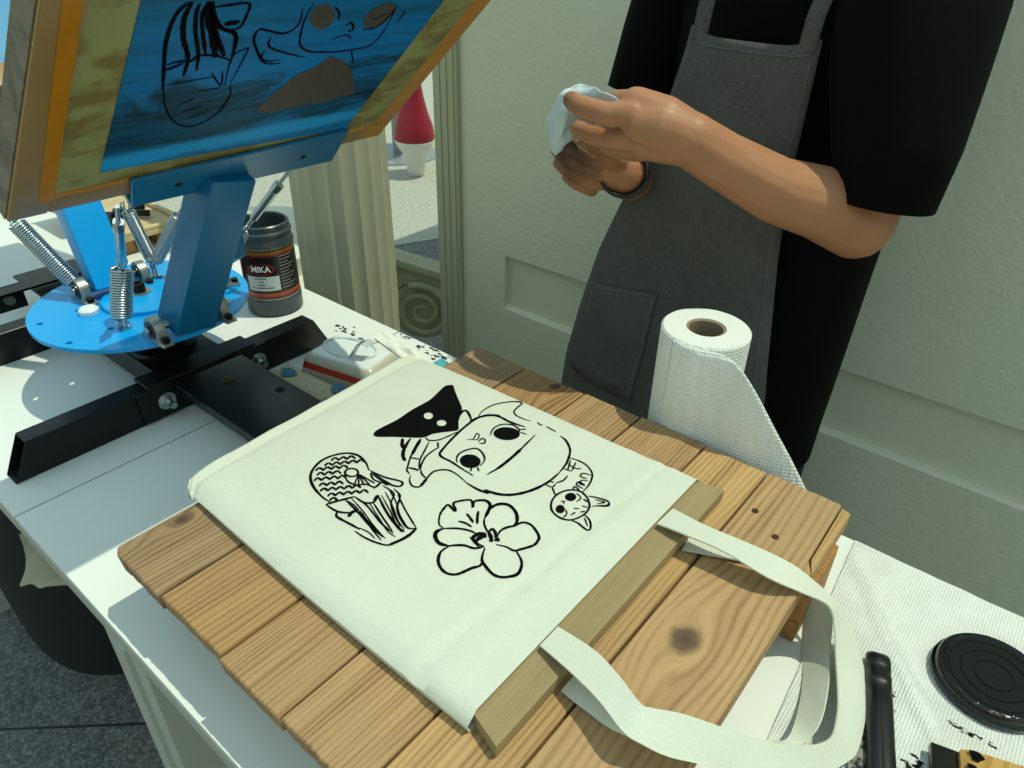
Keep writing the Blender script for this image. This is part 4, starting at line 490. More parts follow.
# prints, laid as thin ink films on the cloth
def film(strokes, fills, H_, lift, fk=3):
    bm = new()
    for w, closed, pts in strokes:
        P = [V((p[0], p[1], 0)) for p in pts]; P = spline(P, 5, bool(closed)); n = len(P)
        L = []; Rr = []
        for i, p in enumerate(P):
            d = (P[(i+1) % n]-P[i-1]) if closed else (P[min(i+1, n-1)]-P[max(i-1, 0)])
            if d.length < 1e-9: d = V((1, 0, 0))
            d.normalize(); q = V((-d.y, d.x, 0)); t_ = i/(n-1)
            ww = w*.58*(1 if closed else (.45+.55*min(1, 5*t_, 5*(1-t_))))*(1+.25*noise.noise(p*300))
            L.append(p+q*ww); Rr.append(p-q*ww)
        a = [bm.verts.new((p.x, p.y, H_(p.x, p.y)+lift)) for p in L]; b = [bm.verts.new((p.x, p.y, H_(p.x, p.y)+lift)) for p in Rr]
        for i in range(n if closed else n-1):
            k = (i+1) % n
            try: bm.faces.new((a[i], a[k], b[k], b[i]))
            except ValueError: pass
    for outer, holes in fills:
        f = new(); es = []
        for loop in [outer]+holes:
            Q = spline([V((p[0], p[1], 0)) for p in loop], fk, True)
            vs = [f.verts.new(p) for p in Q]
            es += [f.edges.new((vs[i], vs[(i+1) % len(vs)])) for i in range(len(vs))]
        bmesh.ops.triangle_fill(f, use_beauty=True, use_dissolve=False, edges=es)
        bmesh.ops.subdivide_edges(f, edges=f.edges[:], cuts=2, use_grid_fill=True)
        for v in f.verts: v.co.z = H_(v.co.x, v.co.y)+lift
        m = bpy.data.meshes.new('t'); f.to_mesh(m); f.free(); bm.from_mesh(m); bpy.data.meshes.remove(m)
    for f in bm.faces:
        f.normal_update()
        if f.normal.z < 0: f.normal_flip()
    return bm
LAB = {'printed_hat_figure': 'black printed line drawing of a round head under a dark pointed hat', 'printed_kitten': 'small printed kitten head', 'printed_orchid': 'printed orchid outline', 'printed_shell': 'printed scaly curl with flowing strands'}
for k in DRAW:
    obj(k, film(DRAW[k]['s'], DRAW[k]['f'], bag_top, .00045), ink, t, label=LAB[k], keep=True)
# handles
def strap(pairs, th=.0016, k=8):
    A = spline([p[0] for p in pairs], k); B = spline([p[1] for p in pairs], k); rows = []
    bm = new(); rings = []
    for i in range(len(A)):
        a, b = A[i], B[i]; j = min(i+1, len(A)-1); h = max(i-1, 0)
        d = ((A[j]+B[j])-(A[h]+B[h])).normalized(); nrm = d.cross(b-a).normalized()
        if nrm.z < 0 and False: nrm = -nrm
        n = 5
        wob = .0012*noise.noise(a*40)
        up = [a+(b-a)*(q/n)+nrm*(th/2+wob*math.sin(PI*q/n)) for q in range(n+1)]; dn = [a+(b-a)*(q/n)-nrm*(th/2-wob*math.sin(PI*q/n)) for q in range(n, -1, -1)]
        rings.append(up+dn)
    loft(bm, rings); return bm
obj('handle', strap(STRAPS[0]), canvas, t, 60)
obj('handle', strap(STRAPS[1]), canvas, t, 60)

# ------------------------------------------------------------------ screen press
PC = (-.996, .387)         # disc centre
t = thing('screen_printing_press', 'blue and black tabletop screen printing press with springs on white table', 'printing press', (PC[0], PC[1], 0))
press = t
def rail(x0, x1, ya, yb, h=.050, sl=.026):
    bm = new(); prism(bm, [(ya, 0), (yb, 0), (yb-sl, h), (ya+sl, h)], 'x', x0, x1)
    fs = [f for f in bm.faces if abs(f.normal.y) > .5] if False else []
    bm.faces.ensure_lookup_table(); bmesh.ops.recalc_face_normals(bm, faces=bm.faces)
    bevel(bm, .0012, 1); bmesh.ops.recalc_face_normals(bm, faces=bm.faces)
    ends = [f for f in bm.faces if abs(f.normal.y) > .4 and f.calc_area() > 6e-4]
    r = bmesh.ops.inset_region(bm, faces=ends, thickness=.0022, use_even_offset=True)
    for f in ends:
        d = V((0, -1, 0)) if f.normal.y > 0 else V((0, 1, 0))
        for v in f.verts: v.co += d*.12
    return bm
obj('base_rail', rail(-.908, -.878, .140, .612), black_steel, t, 20)
obj('base_rail', rail(-1.222, -1.190, .150, .612), black_steel, t, 20)
bm = new(); bb(bm, -1.19, -.908, .345, .447, .012, .050); bb(bm, -.86, -.30, .345, .447, .0505, .0555); bb(bm, -.86, -.30, .352, .357, .030, .051); bb(bm, -.86, -.30, .435, .440, .030, .051); bevel(bm, .0015, 2)
obj('platen_arm', bm, black_steel, t, 30)
bm = new(); bb(bm, -.912, -.874, .315, .478, .0503, .0555); bb(bm, -.8775, -.8735, .300, .346, .004, .0505); bb(bm, -.8775, -.8735, .446, .495, .004, .0505); bb(bm, -.912, -.9085, .330, .465, .02, .054)
bevel(bm, .001, 1); obj('cross_bracket', bm, black_steel, t, 30)
def hexbolt(bm, p, d, r, h, stud=0):
    p = V(p); d = V(d).normalized()
    cyl(bm, p, p+d*.002, r*1.45, n=24); cyl(bm, p+d*.002, p+d*(.002+h), r, n=6)
    if stud: cyl(bm, p+d*(.002+h), p+d*(.002+h+stud), r*.55, n=16)
for y in (.335, .478):
    bm = new(); hexbolt(bm, (-.8737, y, .027), (1, 0, 0), .0085, .008, .010); obj('bolt', bm, zinc, t, 30)
bm = new(); lathe(bm, [(.0, .0), (.0085, .0), (.0085, .0008), (.0045, .001), (.0042, .0004), (0, .0004)], (-.814, .397, .0556), 24); obj('rivet', bm, brass, t, 30)
bm = new()
for x, y in ((-.74, .368), (-.741, .428)): lathe(bm, [(.0, 0), (.0065, 0), (.006, .0005), (0, .0006)], (x, y, .0556), 20)
islands('hole_plug', bm, M('deep_black', '020202', .9), t)
# bracket at the far side
bm = new(); bb(bm, -1.40, -1.22, .345, .447, .046, .0505); bb(bm, -1.335, -1.300, .290, .440, .058, .062); bb(bm, -1.335, -1.331, .285, .335, .02, .062); bb(bm, -1.331, -1.222, .40, .404, .0505, .062)
obj('rear_bracket', bm, black_steel, t, 30)
bm = new(); cyl(bm, (-1.331, .310, .040), (-1.323, .310, .040), .008, n=20); obj('rear_bolt', bm, M('dull_bolt_head', '8b887c', .5, .6), t, 40)
# hub, discs
bm = new(); lathe(bm, [(.045, .05), (.045, .058), (.030, .062), (.030, .110), (.06, .1145), (0, .1145)], (PC[0]+.02, PC[1]+.005, 0), 40); obj('hub', bm, black_steel, t, 40)
bm = new(); f = new()
R_ = .144; n_ = 96
hol = [(-1.024, .262), (-.9425, .265), (-.9415, .318), (-1.027, .313)]
def disc_with_holes(c, r, z0, z1, holes, hr):
    f = new(); es = []
    def lp(cx, cy, rr, n, sy=1): 
        vs = [f.verts.new((cx+math.cos(2*PI*i/n)*rr, cy+math.sin(2*PI*i/n)*rr*sy, z0)) for i in range(n)]
        return [f.edges.new((vs[i], vs[(i+1) % n])) for i in range(n)]
    es += lp(c[0], c[1], r, 96)
    for h in holes: es += lp(h[0], h[1], hr, 12)
    bmesh.ops.triangle_fill(f, use_beauty=True, use_dissolve=False, edges=es)
    r_ = bmesh.ops.extrude_face_region(f, geom=f.faces[:]); bmesh.ops.translate(f, vec=(0, 0, z1-z0), verts=[v for v in r_['geom'] if isinstance(v, bmesh.types.BMVert)])
    return f
bm.free(); f.free()
obj('turntable', disc_with_holes((-.994, .387), R_, .1145, .120, hol, .0042), blue_paint, t, 35)
bm = new(); lathe(bm, [(.0, .1202), (.056, .1202), (.056, .1248), (.055, .126), (0, .126)], (PC[0]+.002, PC[1]+.004, 0), 56); obj('top_plate', bm, blue_paint, t, 35)
bm = new(); lathe(bm, [(0, .126), (.015, .126), (.015, .1275), (0, .1275)], (-1.008, .3925, 0), 32); obj('washer', bm, castiron, t, 35)
bm = new(); lathe(bm, [(.0085, .1276), (.0085, .139), (.0075, .1405), (.005, .1405), (.005, .135), (0, .135)], (-1.008, .3925, 0), 24); obj('centre_bolt', bm, darkbolt, t, 35)
bm = new(); lathe(bm, [(0, .120), (.012, .120), (.0128, .123), (.0128, .1262), (.0105, .1285), (0, .129)], (-1.007, .3195, 0), 28); obj('knob', bm, white_plastic, t, 40, label='white plastic knob')
# pillow block bearings: base centre, hinge axis along Y
def pillow(x, y, z=.120, rz=0.0, s=1.0):
    bm = new()
    prism(bm, [(-.029*s, 0), (.029*s, 0), (.029*s, .004*s), (.019*s, .006*s), (-.019*s, .006*s), (-.029*s, .004*s)], 'y', -.0075*s, .0075*s)
    pts = [(-.018*s, .005*s)]+[(math.cos(a)*.0165*s, .017*s+math.sin(a)*.0165*s) for a in [PI-PI*i/14 for i in range(15)]]+[(.018*s, .005*s)]
    prism(bm, pts, 'y', -.0065*s, .0065*s); bevel(bm, .0015*s, 2)
    rr = []
    b2 = new(); cyl(b2, (0, -.0085*s, .017*s), (0, .0085*s, .017*s), .0115*s, n=28); cyl(b2, (0, -.0105*s, .017*s), (0, .0105*s, .017*s), .0065*s, n=20)
    b3 = new()
    for q in (-.0225*s, .0225*s): cyl(b3, (q, 0, .005*s), (q, 0, .0105*s), .0052*s, n=6)
    Mx = Matrix.Translation((x, y, z)) @ Matrix.Rotation(rz, 4, 'Z')
    for b in (bm, b2, b3): bmesh.ops.transform(b, matrix=Mx, verts=b.verts)
    o = obj('bearing_block', bm, castiron, press, 35); obj('bearing_ring', b2, M('bearing_steel', '55585a', .3, 1), o, 35); islands('bearing_bolt', b3, darkbolt, o, 30)
HX, HZ = -.866, .137
pillow(HX, .343); pillow(HX, .432); pillow(-1.052, .333); pillow(-1.050, .418); pillow(-.950, .482, rz=1.2)
# raised printing arm (towards +X) and the far arm
TD = V((.755, 0, .656)).normalized(); ND = V((TD.z, 0, -TD.x))     # screen tilt: along screen, printing-side normal
def beam(bm, p, q, w, hgt):
    """box beam from p to q, width w along Y, hgt across"""
    p = V(p); q = V(q); d = (q-p).normalized(); y = V((0, 1, 0)); y = (y-d*y.dot(d)).normalized(); nn = d.cross(y)
    R = [[c+y*w*.5*a+nn*hgt*.5*b for a, b in ((-1, -1), (1, -1), (1, 1), (-1, 1))] for c in (p, q)]
    loft(bm, R)
AP = V((HX, .389, HZ+.002)); AQ = V((-.785, .434, .335))
bm = new(); beam(bm, AP-(AQ-AP).normalized()*.012, AQ, .058, .044); bevel(bm, .003, 2); arm = obj('print_arm', bm, blue_dull, t, 35)
bm = new(); prism(bm, [(-.868, .185), (-.815, .215), (-.812, .258), (-.842, .240)], 'y', .430, .458); obj('spring_lug', bm, blue_dull, arm, 35)
bm = new(); cyl(bm, (HX, .330, HZ), (HX, .448, HZ), .0055, n=20); obj('hinge_pin', bm, zinc, t, 40)
BP = V((-1.052, .372, .140)); BQ = V((-1.158, .384, .375))
bm = new(); beam(bm, BP+(BQ-BP).normalized()*-.012, BQ, .052, .036); bevel(bm, .003, 2); obj('print_arm', bm, blue_paint, t, 35)
bm = new(); cyl(bm, (-1.052, .322, HZ), (-1.052, .430, HZ), .0055, n=20); obj('hinge_pin', bm, zinc, t, 40)
# clamp bar: flat plate against the printing side of the frame, along Y
SO = V((-.78, 0, .335))
CUR = [SO, TD, ND]
def SP(t_, y, o=0): return CUR[0]+CUR[1]*t_+V((0, y, 0))+CUR[2]*o
def slab(bm, quad, o0, o1):
    loft(bm, [[SP(a, b, o0) for a, b in quad], [SP(a, b, o1) for a, b in quad]])
bm = new(); slab(bm, [(-.020, .325), (-.031, .598), (.046, .586), (.040, .3115)], .0015, .0055); bevel(bm, .001, 1); 
cl = obj('clamp_plate', bm, blue_dull, t, 30)
bm = new(); slab(bm, [(-.024, .325), (-.034, .598), (-.029, .598), (-.019, .325)], -.045, .004); obj('clamp_lip', bm, blue_dull, cl, 30)
bm = new(); slab(bm, [(-.030, .34), (-.030, .585), (.03, .585), (.03, .34)], -.047, -.0435); obj('clamp_back', bm, blue_dull, cl, 30)
bm = new()
for tt_, y in ((.0083, .3701), (.0029, .5359)):
    p = SP(tt_, y, .0056); cyl(bm, p, p+ND*.0008, .0042, n=16)
islands('clamp_hole', bm, M('hole_dark', '06121c', .8), cl)
# springs
def spring(p, q, r, turns, wire, name='spring', hooks=True):
    p = V(p); q = V(q); d = (q-p); L = d.length; d.normalize(); a, b = frame_of(d)
    N = int(turns*14); pts = []
    for i in range(N+1):
        f = i/N; g = 2*PI*turns*f
        pts.append(p+d*L*f+a*math.cos(g)*r+b*math.sin(g)*r)
    bm = new(); tube(bm, pts, wire, 6)
    o = obj(name, bm, zinc, press, 70)
    if hooks:
        bm = new()
        for e, s in ((p, -1), (q, 1)):
            pts = [e+d*s*(.0)+a*r, e+d*s*.004+a*r*.4]+[e+d*s*(.010+.006*math.sin(g))+a*math.cos(g)*.006 for g in [PI*.5-2*PI*.85*k/12 for k in range(13)]]
            tube(bm, pts, wire*1.05, 6)
        islands('hook', bm, zinc, o, 70)
    return o
def lug(p):
    bm = new(); p = V(p); bb(bm, p.x-.008, p.x+.008, p.y-.006, p.y+.006, p.z, p.z+.003)
    pts = [p+V((math.cos(a)*.006, 0, .008+math.sin(a)*.008)) for a in [-PI*.3+PI*1.6*k/14 for k in range(15)]]
    tube(bm, pts, .0016, 6); obj('eyelet', bm, zinc, press, 60)
def turnbuckle(p, q):
    p = V(p); q = V(q); d = q-p; bm = new()
    cyl(bm, p, q, .0028, n=12); cyl(bm, p+d*.22, p+d*.78, .0058, n=16); cyl(bm, p+d*.70, p+d*.80, .0070, n=6)
    obj('tension_rod', bm, zinc, press, 35)
lug((-.930, .3305, .120)); spring((-.930, .3305, .136), (-.938, .351, .195), .0125, 19, .0016)
turnbuckle((-.936, .350, .188), (-.862, .337, .299))
lug((-1.058, .334, .120)); spring((-1.064, .330, .146), (-1.126, .305, .222), .0108, 30, .0015)
lug((-1.056, .440, .120)); spring((-1.060, .442, .147), (-1.066, .430, .222), .0085, 26, .0012); spring((-1.049, .444, .147), (-.998, .470, .222), .0085, 26, .0012)
spring((-.917, .497, .184), (-.902, .508, .210), .0085, 8, .0014)
turnbuckle((-.899, .510, .214), (-.826, .546, .302))

# ------------------------------------------------------------------ printing screen held in the clamp
SL = .337                      # length along the tilt
t = thing('printing_screen', 'raised wood framed printing screen with blue mesh clamped on the press', 'screen', SP(0, .435, 0))
frame_w = M('brown_taped_wood', 'a07d4a', .25, 0, bump=.12, bscale=160, var=.25, vscale=26)
side_w = wood('weathered_frame_wood', '8a8273', '4b4238', off=1.1, axis='x', fr=.7)
gold = M('glossy_orange_tape', 'c9841f', .16, var=.2, vscale=30)
green = NT('taped_mesh_margin'); _c = green.mix(green.ramp(green.noise(green.mapped((40, 22, 14)), 1, 3), [(.45, (0, 0, 0, 1)), (.6, (1, 1, 1, 1))]), lin('aeb078'), lin('94844c'))
green.set(Base_Color=_c, Roughness=.3); _t = green.n('ShaderNodeBsdfTranslucent', {'Color': _c}); _m = green.n('ShaderNodeMixShader', [.3, green.b.outputs[0], _t.outputs[0]]); green.t.links.new(_m.outputs[0], green.t.nodes['Material Output'].inputs['Surface']); green = green.m
y0, y1 = .2045, .665; th = -.028
bars = {'left': [(0, y0), (0, y0+.036), (SL+.0, y0+.036), (SL, y0)], 'right': [(0, y1-.036), (0, y1), (SL, y1), (SL, y1-.036)],
        'low': [(0, y0+.036), (0, y1-.036), (.036, y1-.036), (.036, y0+.036)], 'high': [(SL-.036, y0+.036), (SL-.036, y1-.036), (SL, y1-.036), (SL, y0+.036)]}
for k in bars:
    bm = new(); slab(bm, bars[k], th, 0); bevel(bm, .003, 3); obj('frame_bar', bm, gold if k == 'right' else frame_w, t, 40)
bm = new(); slab(bm, [(.0, y0-.0012), (.0, y0-.0002), (SL, y0-.0002), (SL, y0-.0012)], th-.0005, -.004); obj('bare_wood_side', bm, side_w, t)
bm = new(); slab(bm, [(.026, .2285), (.026, .2425), (SL-.01, .2290), (SL-.01, .2160)], .0002, .0006)
slab(bm, [(.030, .2425), (.030, y1-.012), (.038, y1-.012), (.038, .2425)], .0002, .0006); islands('tape_strip', bm, gold, t)
def meshmat():
    n = NT('blue_emulsion_mesh'); x, y, z = n.xyz()
    # local frame: along-screen coordinate and width coordinate
    tt = n.math('ADD', n.math('MULTIPLY', x, TD.x), n.math('MULTIPLY', z, TD.z))
    v = n.n('ShaderNodeCombineXYZ', [tt, y, 0.0]).outputs[0]
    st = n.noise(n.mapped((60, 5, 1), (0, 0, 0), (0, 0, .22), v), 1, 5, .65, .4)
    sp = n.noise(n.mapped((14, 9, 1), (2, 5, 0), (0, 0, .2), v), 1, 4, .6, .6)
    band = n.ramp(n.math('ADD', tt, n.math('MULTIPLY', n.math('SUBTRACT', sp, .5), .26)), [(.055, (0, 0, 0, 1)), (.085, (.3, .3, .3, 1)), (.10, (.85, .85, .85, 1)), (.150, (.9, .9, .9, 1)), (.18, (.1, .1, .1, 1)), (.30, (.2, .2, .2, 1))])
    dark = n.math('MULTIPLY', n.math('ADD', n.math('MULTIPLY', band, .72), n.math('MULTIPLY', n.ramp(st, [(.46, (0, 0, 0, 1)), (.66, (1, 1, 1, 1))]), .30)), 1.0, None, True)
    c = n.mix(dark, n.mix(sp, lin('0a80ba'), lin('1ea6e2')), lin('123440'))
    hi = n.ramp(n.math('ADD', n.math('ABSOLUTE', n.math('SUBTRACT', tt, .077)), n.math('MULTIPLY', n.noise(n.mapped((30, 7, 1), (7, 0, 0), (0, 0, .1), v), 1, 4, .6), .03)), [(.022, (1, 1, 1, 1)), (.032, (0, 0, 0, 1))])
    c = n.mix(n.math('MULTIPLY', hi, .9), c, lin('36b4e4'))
    n.set(Base_Color=c, Roughness=.5, Specular_IOR_Level=.25)
    tr = n.n('ShaderNodeBsdfTranslucent', {'Color': c}); mx = n.n('ShaderNodeMixShader', [.42, n.b.outputs[0], tr.outputs[0]])
    n.t.links.new(mx.outputs[0], n.t.nodes['Material Output'].inputs['Surface'])
    n.bump(st, .2, .001); return n.m
for q in ([(.03, y0+.03), (.03, .2820), (SL-.03, .2705), (SL-.03, y0+.03)], [(.03, .582), (.03, y1-.03), (SL-.03, y1-.03), (SL-.03, .584)], [(.03, .281), (.03, .582), (.0455, .582), (.065, .281)]):
    bm = new(); slab(bm, q, -.0008, .0001); obj('mesh_margin', bm, green, t)
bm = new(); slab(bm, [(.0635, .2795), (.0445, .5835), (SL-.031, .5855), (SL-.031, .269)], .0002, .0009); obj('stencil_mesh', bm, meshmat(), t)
def SH(x, y): return 0
bm = film([[w_*.7, c_, p_] for w_, c_, p_ in SCREEN['s']], [], SH, 0)
for v in bm.verts: v.co = SP(v.co.x, v.co.y, .0014)
bm2 = film([], SCREEN['f'], SH, 0, 1)
for v in bm2.verts: v.co = SP(v.co.x, v.co.y, .0013)
lim = SL-.032
for b in (bm, bm2):
    bmesh.ops.delete(b, geom=[f for f in b.faces if ((f.calc_center_median()-SO).dot(TD)) > lim], context='FACES')
obj('stencil_lines', bm, M('stencil_ink_lines', '04080a', .8, spec=.05), t, keep=True)
obj('stencil_fill', bm2, M('open_mesh_brown', '4a4440', .6, var=.5, vscale=120), t, keep=True)
# unseen screen added on the far arm for its shadow, leaning the other way
BS = V((-1.158, 0, .372)); CUR[:] = [BS, V((-TD.x, 0, TD.z)), V((-ND.x, 0, ND.z))]
t = thing('printing_screen', 'second wood framed printing screen on the far arm, unseen behind the blue one and added for its shadow', 'screen', SP(0, .385, 0))
y0, y1 = .10, .64; SL = .50
for q in ([(0, y0), (0, y0+.036), (SL, y0+.036), (SL, y0)], [(0, y1-.036), (0, y1), (SL, y1), (SL, y1-.036)], [(0, y0+.036), (0, y1-.036), (.036, y1-.036), (.036, y0+.036)], [(SL-.036, y0+.036), (SL-.036, y1-.036), (SL, y1-.036), (SL, y0+.036)]):
    bm = new(); slab(bm, q, th, 0); bevel(bm, .003, 3); obj('frame_bar', bm, frame_w, t, 40)
bm = new(); slab(bm, [(.03, y0+.03), (.03, y1-.03), (SL-.03, y1-.03), (SL-.03, y0+.03)], -.0012, .0001); obj('stencil_mesh', bm, M('blue_mesh_plain', '1a86b8', .4), t)
bm = new(); slab(bm, [(-.028, .29), (-.028, .48), (.045, .48), (.045, .29)], .0015, .0055); obj('clamp_plate', bm, blue_dull, press, 30)
SL = .337
CUR[:] = [SO, TD, ND]

# ------------------------------------------------------------------ ink pot
K = V((-1.055, .632, 0))
t = thing('ink_pot', 'open dark ink pot with black and red label behind the press disc', 'pot', K)
pot_m = M('charcoal_plastic_pot', '3d464b', .3)
bm = new(); prof = [(0, 0), (.044, 0), (.047, .004), (.047, .030), (.0455, .032), (.0455, .122), (.047, .124), (.047, .128), (.0445, .134), (.0445, .141), (.046, .143), (.046, .146), (.0435, .149), (.0435, .158), (.041, .160), (.039, .158), (.039, .10), (0, .10)]
lathe(bm, prof, K, 64); obj('pot_body', bm, pot_m, t, 35)
bm = new(); lathe(bm, [(0, .125), (.0385, .125)], K, 48); obj('ink', bm, M('wet_black_ink', '050505', .15), t, 40)
VD = math.atan2(-K.y, -K.x)       # side of the pot that faces the board
def arc_patch(a0, a1, z0, z1, r, n=24, m=1):
    bm = new(); rows = [[K+V((math.cos(VD+a0+(a1-a0)*i/n)*r, math.sin(VD+a0+(a1-a0)*i/n)*r, z0+(z1-z0)*j/m)) for i in range(n+1)] for j in range(m+1)]
    loft(bm, rows, False, False); return bm
lab = NT('printed_pot_label'); _x, _y, _z = lab.xyz()
_c = lab.ramp(_z, [(.0, '15100f'), (.037, '15100f'), (.039, '9c2a22'), (.0415, 'c07a2f'), (.044, '9c2a22'), (.046, '15100f'), (.110, '1a0f0d'), (.113, '7e2a1a'), (.116, 'b07a22'), (.119, '15100f')])
lab = lab.set(Base_Color=_c, Roughness=.3)
bm = new(); lathe(bm, [(.0459, .0335), (.0459, .1215)], K, 64); o_lab = obj('label', bm, lab, t, 40, label='black wrap-around label with red and orange bands')
bm = new()
for z in (.0328, .1222): lathe(bm, [(.0461, z), (.0464, z+.0006), (.0461, z+.0012)], K, 64)
islands('label_edge', bm, M('label_silver_edge', 'b9b4a0', .4), o_lab, 40)
obj('sticker', arc_patch(-.92, .28, .050, .076, .0463), M('white_sticker', 'c9d0cc', .6), o_lab, 40)
bm = new()
cA = -.34; zc = .089; rr = .0464
ring = [K+V((math.cos(VD+cA+math.cos(a)*.48)*rr, math.sin(VD+cA+math.cos(a)*.48)*rr, zc+math.sin(a)*.0105)) for a in [2*PI*i/32 for i in range(32)]]
bm.faces.new([bm.verts.new(p) for p in ring]); obj('logo_oval', bm, M('logo_red', 'a8182a', .4), o_lab)
def arc_text(body, ang, z, size, r, mat, name, sx=1.0):
    cu = bpy.data.curves.new('t', 'FONT'); cu.body = body; cu.size = size; cu.align_x = 'CENTER'; cu.align_y = 'CENTER'; cu.offset = size*.03
    o = bpy.data.objects.new('t', cu); COL.objects.link(o); dg = bpy.context.evaluated_depsgraph_get()
    me = bpy.data.meshes.new_from_object(o.evaluated_get(dg)); bpy.data.objects.remove(o)
    b = new(); b.from_mesh(me); bpy.data.meshes.remove(me); bmesh.ops.triangulate(b, faces=b.faces)
    for v in b.verts:
        a = VD+ang+v.co.x*sx/r; v.co = V((K.x+math.cos(a)*r, K.y+math.sin(a)*r, z+v.co.y))
    return obj(name, b, mat, o_lab, keep=True)
wt = M('logo_white', 'e8e6e0', .5); gt = M('fine_print_grey', '8a8a86', .6)
arc_text('MIKA', cA, zc, .0145, .0469, wt, 'lettering', .95)
sp_m = M('sticker_print', '56606a', .6)
for i, (a0_, a1_) in enumerate(((-.62, -.18), (-.46, -.30), (-.56, -.26), (-.74, .06))):      # illegible lines of print
    z_ = .0715-i*.0056; obj('sticker_print', arc_patch(a0_, a1_, z_, z_+.0018, .0466), sp_m, o_lab)
for i in range(11):
    z_ = .108-i*.0056; obj('fine_print', arc_patch(.36, .98-.12*((i*7) % 3), z_, z_+.0016, .0462), gt, o_lab)

# ------------------------------------------------------------------ wipes and scraps beside the press arm
t = thing('wet_wipes_packet', 'open white wet wipes packet with red stripe behind the tote bag', 'packet', (-.772, .572, 0))
R = rotz(math.radians(58))
def loc2(x, y, z, c=V((-.772, .572, 0)), a=math.radians(12)): return V((c.x+x*math.cos(a)-y*math.sin(a), c.y+x*math.sin(a)+y*math.cos(a), z))
bm = new(); N = 24; rows = []
for i in range(N+1):
    u = i/N*2-1; row = []
    for j in range(15):
        v = j/14*2-1
        hgt = .040*max(0, (1-abs(u)**9))**.5*max(0, (1-abs(v)**9))**.5+.0015
        row.append(loc2(u*.068, v*.040, hgt+.0015*noise.noise(V((u*4, v*4, 2)))))
    rows.append(row)
sheet(bm, rows, .001)
wp = NT('printed_film_wrapper'); _x, _y, _z = wp.xyz()
_l = wp.math('ADD', wp.math('MULTIPLY', _x, -math.sin(math.radians(12))), wp.math('MULTIPLY', _y, math.cos(math.radians(12))))
_c = wp.ramp(wp.math('ADD', wp.math('MULTIPLY', _z, 20), 0.0), [(.0, 'b3ac95'), (.26, 'b7b09a'), (.28, 'a83422'), (.48, 'a83422'), (.50, 'b7b09a'), (.76, 'c4c0ae'), (.80, 'dfe3e0')])
wp = wp.set(Base_Color=_c, Roughness=.25)
obj('wrapper', bm, wp, t, 50)
bm = new(); tube(bm, spline([loc2(.045*math.cos(a)-.005, .026*math.sin(a)+.004, .0425) for a in [2*PI*i/16 for i in range(16)]], 3, True), .0016, 6, True); obj('opening_rim', bm, M('clear_white_rim', 'dfe6e8', .2), t, 60)
bm = new(); rows = [[loc2(.012+.030*u, -.005-.018*v+.01*u, .0425+.030*math.sin(u*1.9)*1.0-.006*u*u) for v in (0, .33, .66, 1)] for u in [i/10 for i in range(11)]]
sheet(bm, rows, .0006); fl_ = obj('peel_flap', bm, M('flap_film', 'b9c2c4', .3), t, 50)
bm = new()
for k in range(4):
    tube(bm, [V(r[1])*(1-k*.22)+V(r[3])*(k*.22)+V((0, 0, .0012)) for r in rows[3:8]], .0006, 4)
islands('flap_print', bm, M('flap_print_grey', '50565c', .6), fl_)
bm = new(); tube(bm, [], .001) if False else None
bm.free()
# brown paper bag lying by the arm
bm = new(); rows = []
for i in range(17):
    u = i/16; row = []
    for j in range(13):
        v = j/12; row.append(V((-.866+.165*v+.01*u, .456+.062*u+.01*v, .008+.010*math.sin(PI*u)*math.sin(PI*v)+.003*noise.noise(V((u*5, v*5, 5))))))
    rows.append(row)
sheet(bm, rows, .0072)
kp = NT('brown_paper'); _n = kp.noise(kp.mapped((28, 28, 28)), 1, 3)
kp = kp.set(Base_Color=kp.mix(kp.ramp(_n, [(.62, (0, 0, 0, 1)), (.64, (1, 1, 1, 1))], 'CONSTANT'), lin('c2b79b'), lin('a89c80')), Roughness=.8)
pb = thing('paper_bag', 'crumpled beige paper bag with teal marks beside black press arm', 'paper bag', (-.775, .52, 0))
obj('paper', bm, kp, pb, 50)
bm = new()
for cx, cy, r in ((-.825, .495, .013), (-.735, .515, .013)):
    f = [bm.verts.new((cx+math.cos(a)*r*(1+.2*math.sin(3*a)), cy+math.sin(a)*r*.8, .0172)) for a in [2*PI*i/20 for i in range(20)]]; g = [bm.verts.new(v.co+V((0, 0, .0008))) for v in f]
    bm.faces.new(g)
    for i in range(20): bm.faces.new((f[i], f[(i+1) % 20], g[(i+1) % 20], g[i]))
islands('teal_mark', bm, M('teal_print', '2f6f86', .5), pb)
# loose tissue and ink spots on the table behind the bag
bm = new(); rows = []
for i in range(21):
    u = i/20; row = []
    for j in range(17):
        v = j/16
        row.append(V((-.83+.17*u-.03*v, .665+.035*v-.03*u, .002+.012*max(0, noise.noise(V((u*5, v*4, 9)))+.25)*math.sin(PI*u)*math.sin(PI*v)+.001)))
    rows.append(row)
sheet(bm, rows, .0015); obj('loose_tissue', bm, M('tissue_white', 'e6e5da', .9, spec=.1), smooth=60, label='loose white tissue lying on the table behind the wet wipes packet', cat='tissue')
bm = new(); rows = [[V((-.705+.045*u, .665+.03*v-.02*u, .0015+.006*math.sin(PI*u)*math.sin(PI*v))) for v in [j/8 for j in range(9)]] for u in [i/10 for i in range(11)]]
sheet(bm, rows, .001); obj('sachet', bm, M('teal_film', '49b3c6', .2, var=.3, vscale=60), smooth=60, label='small teal film sachet next to the far corner of the tote bag', cat='sachet')
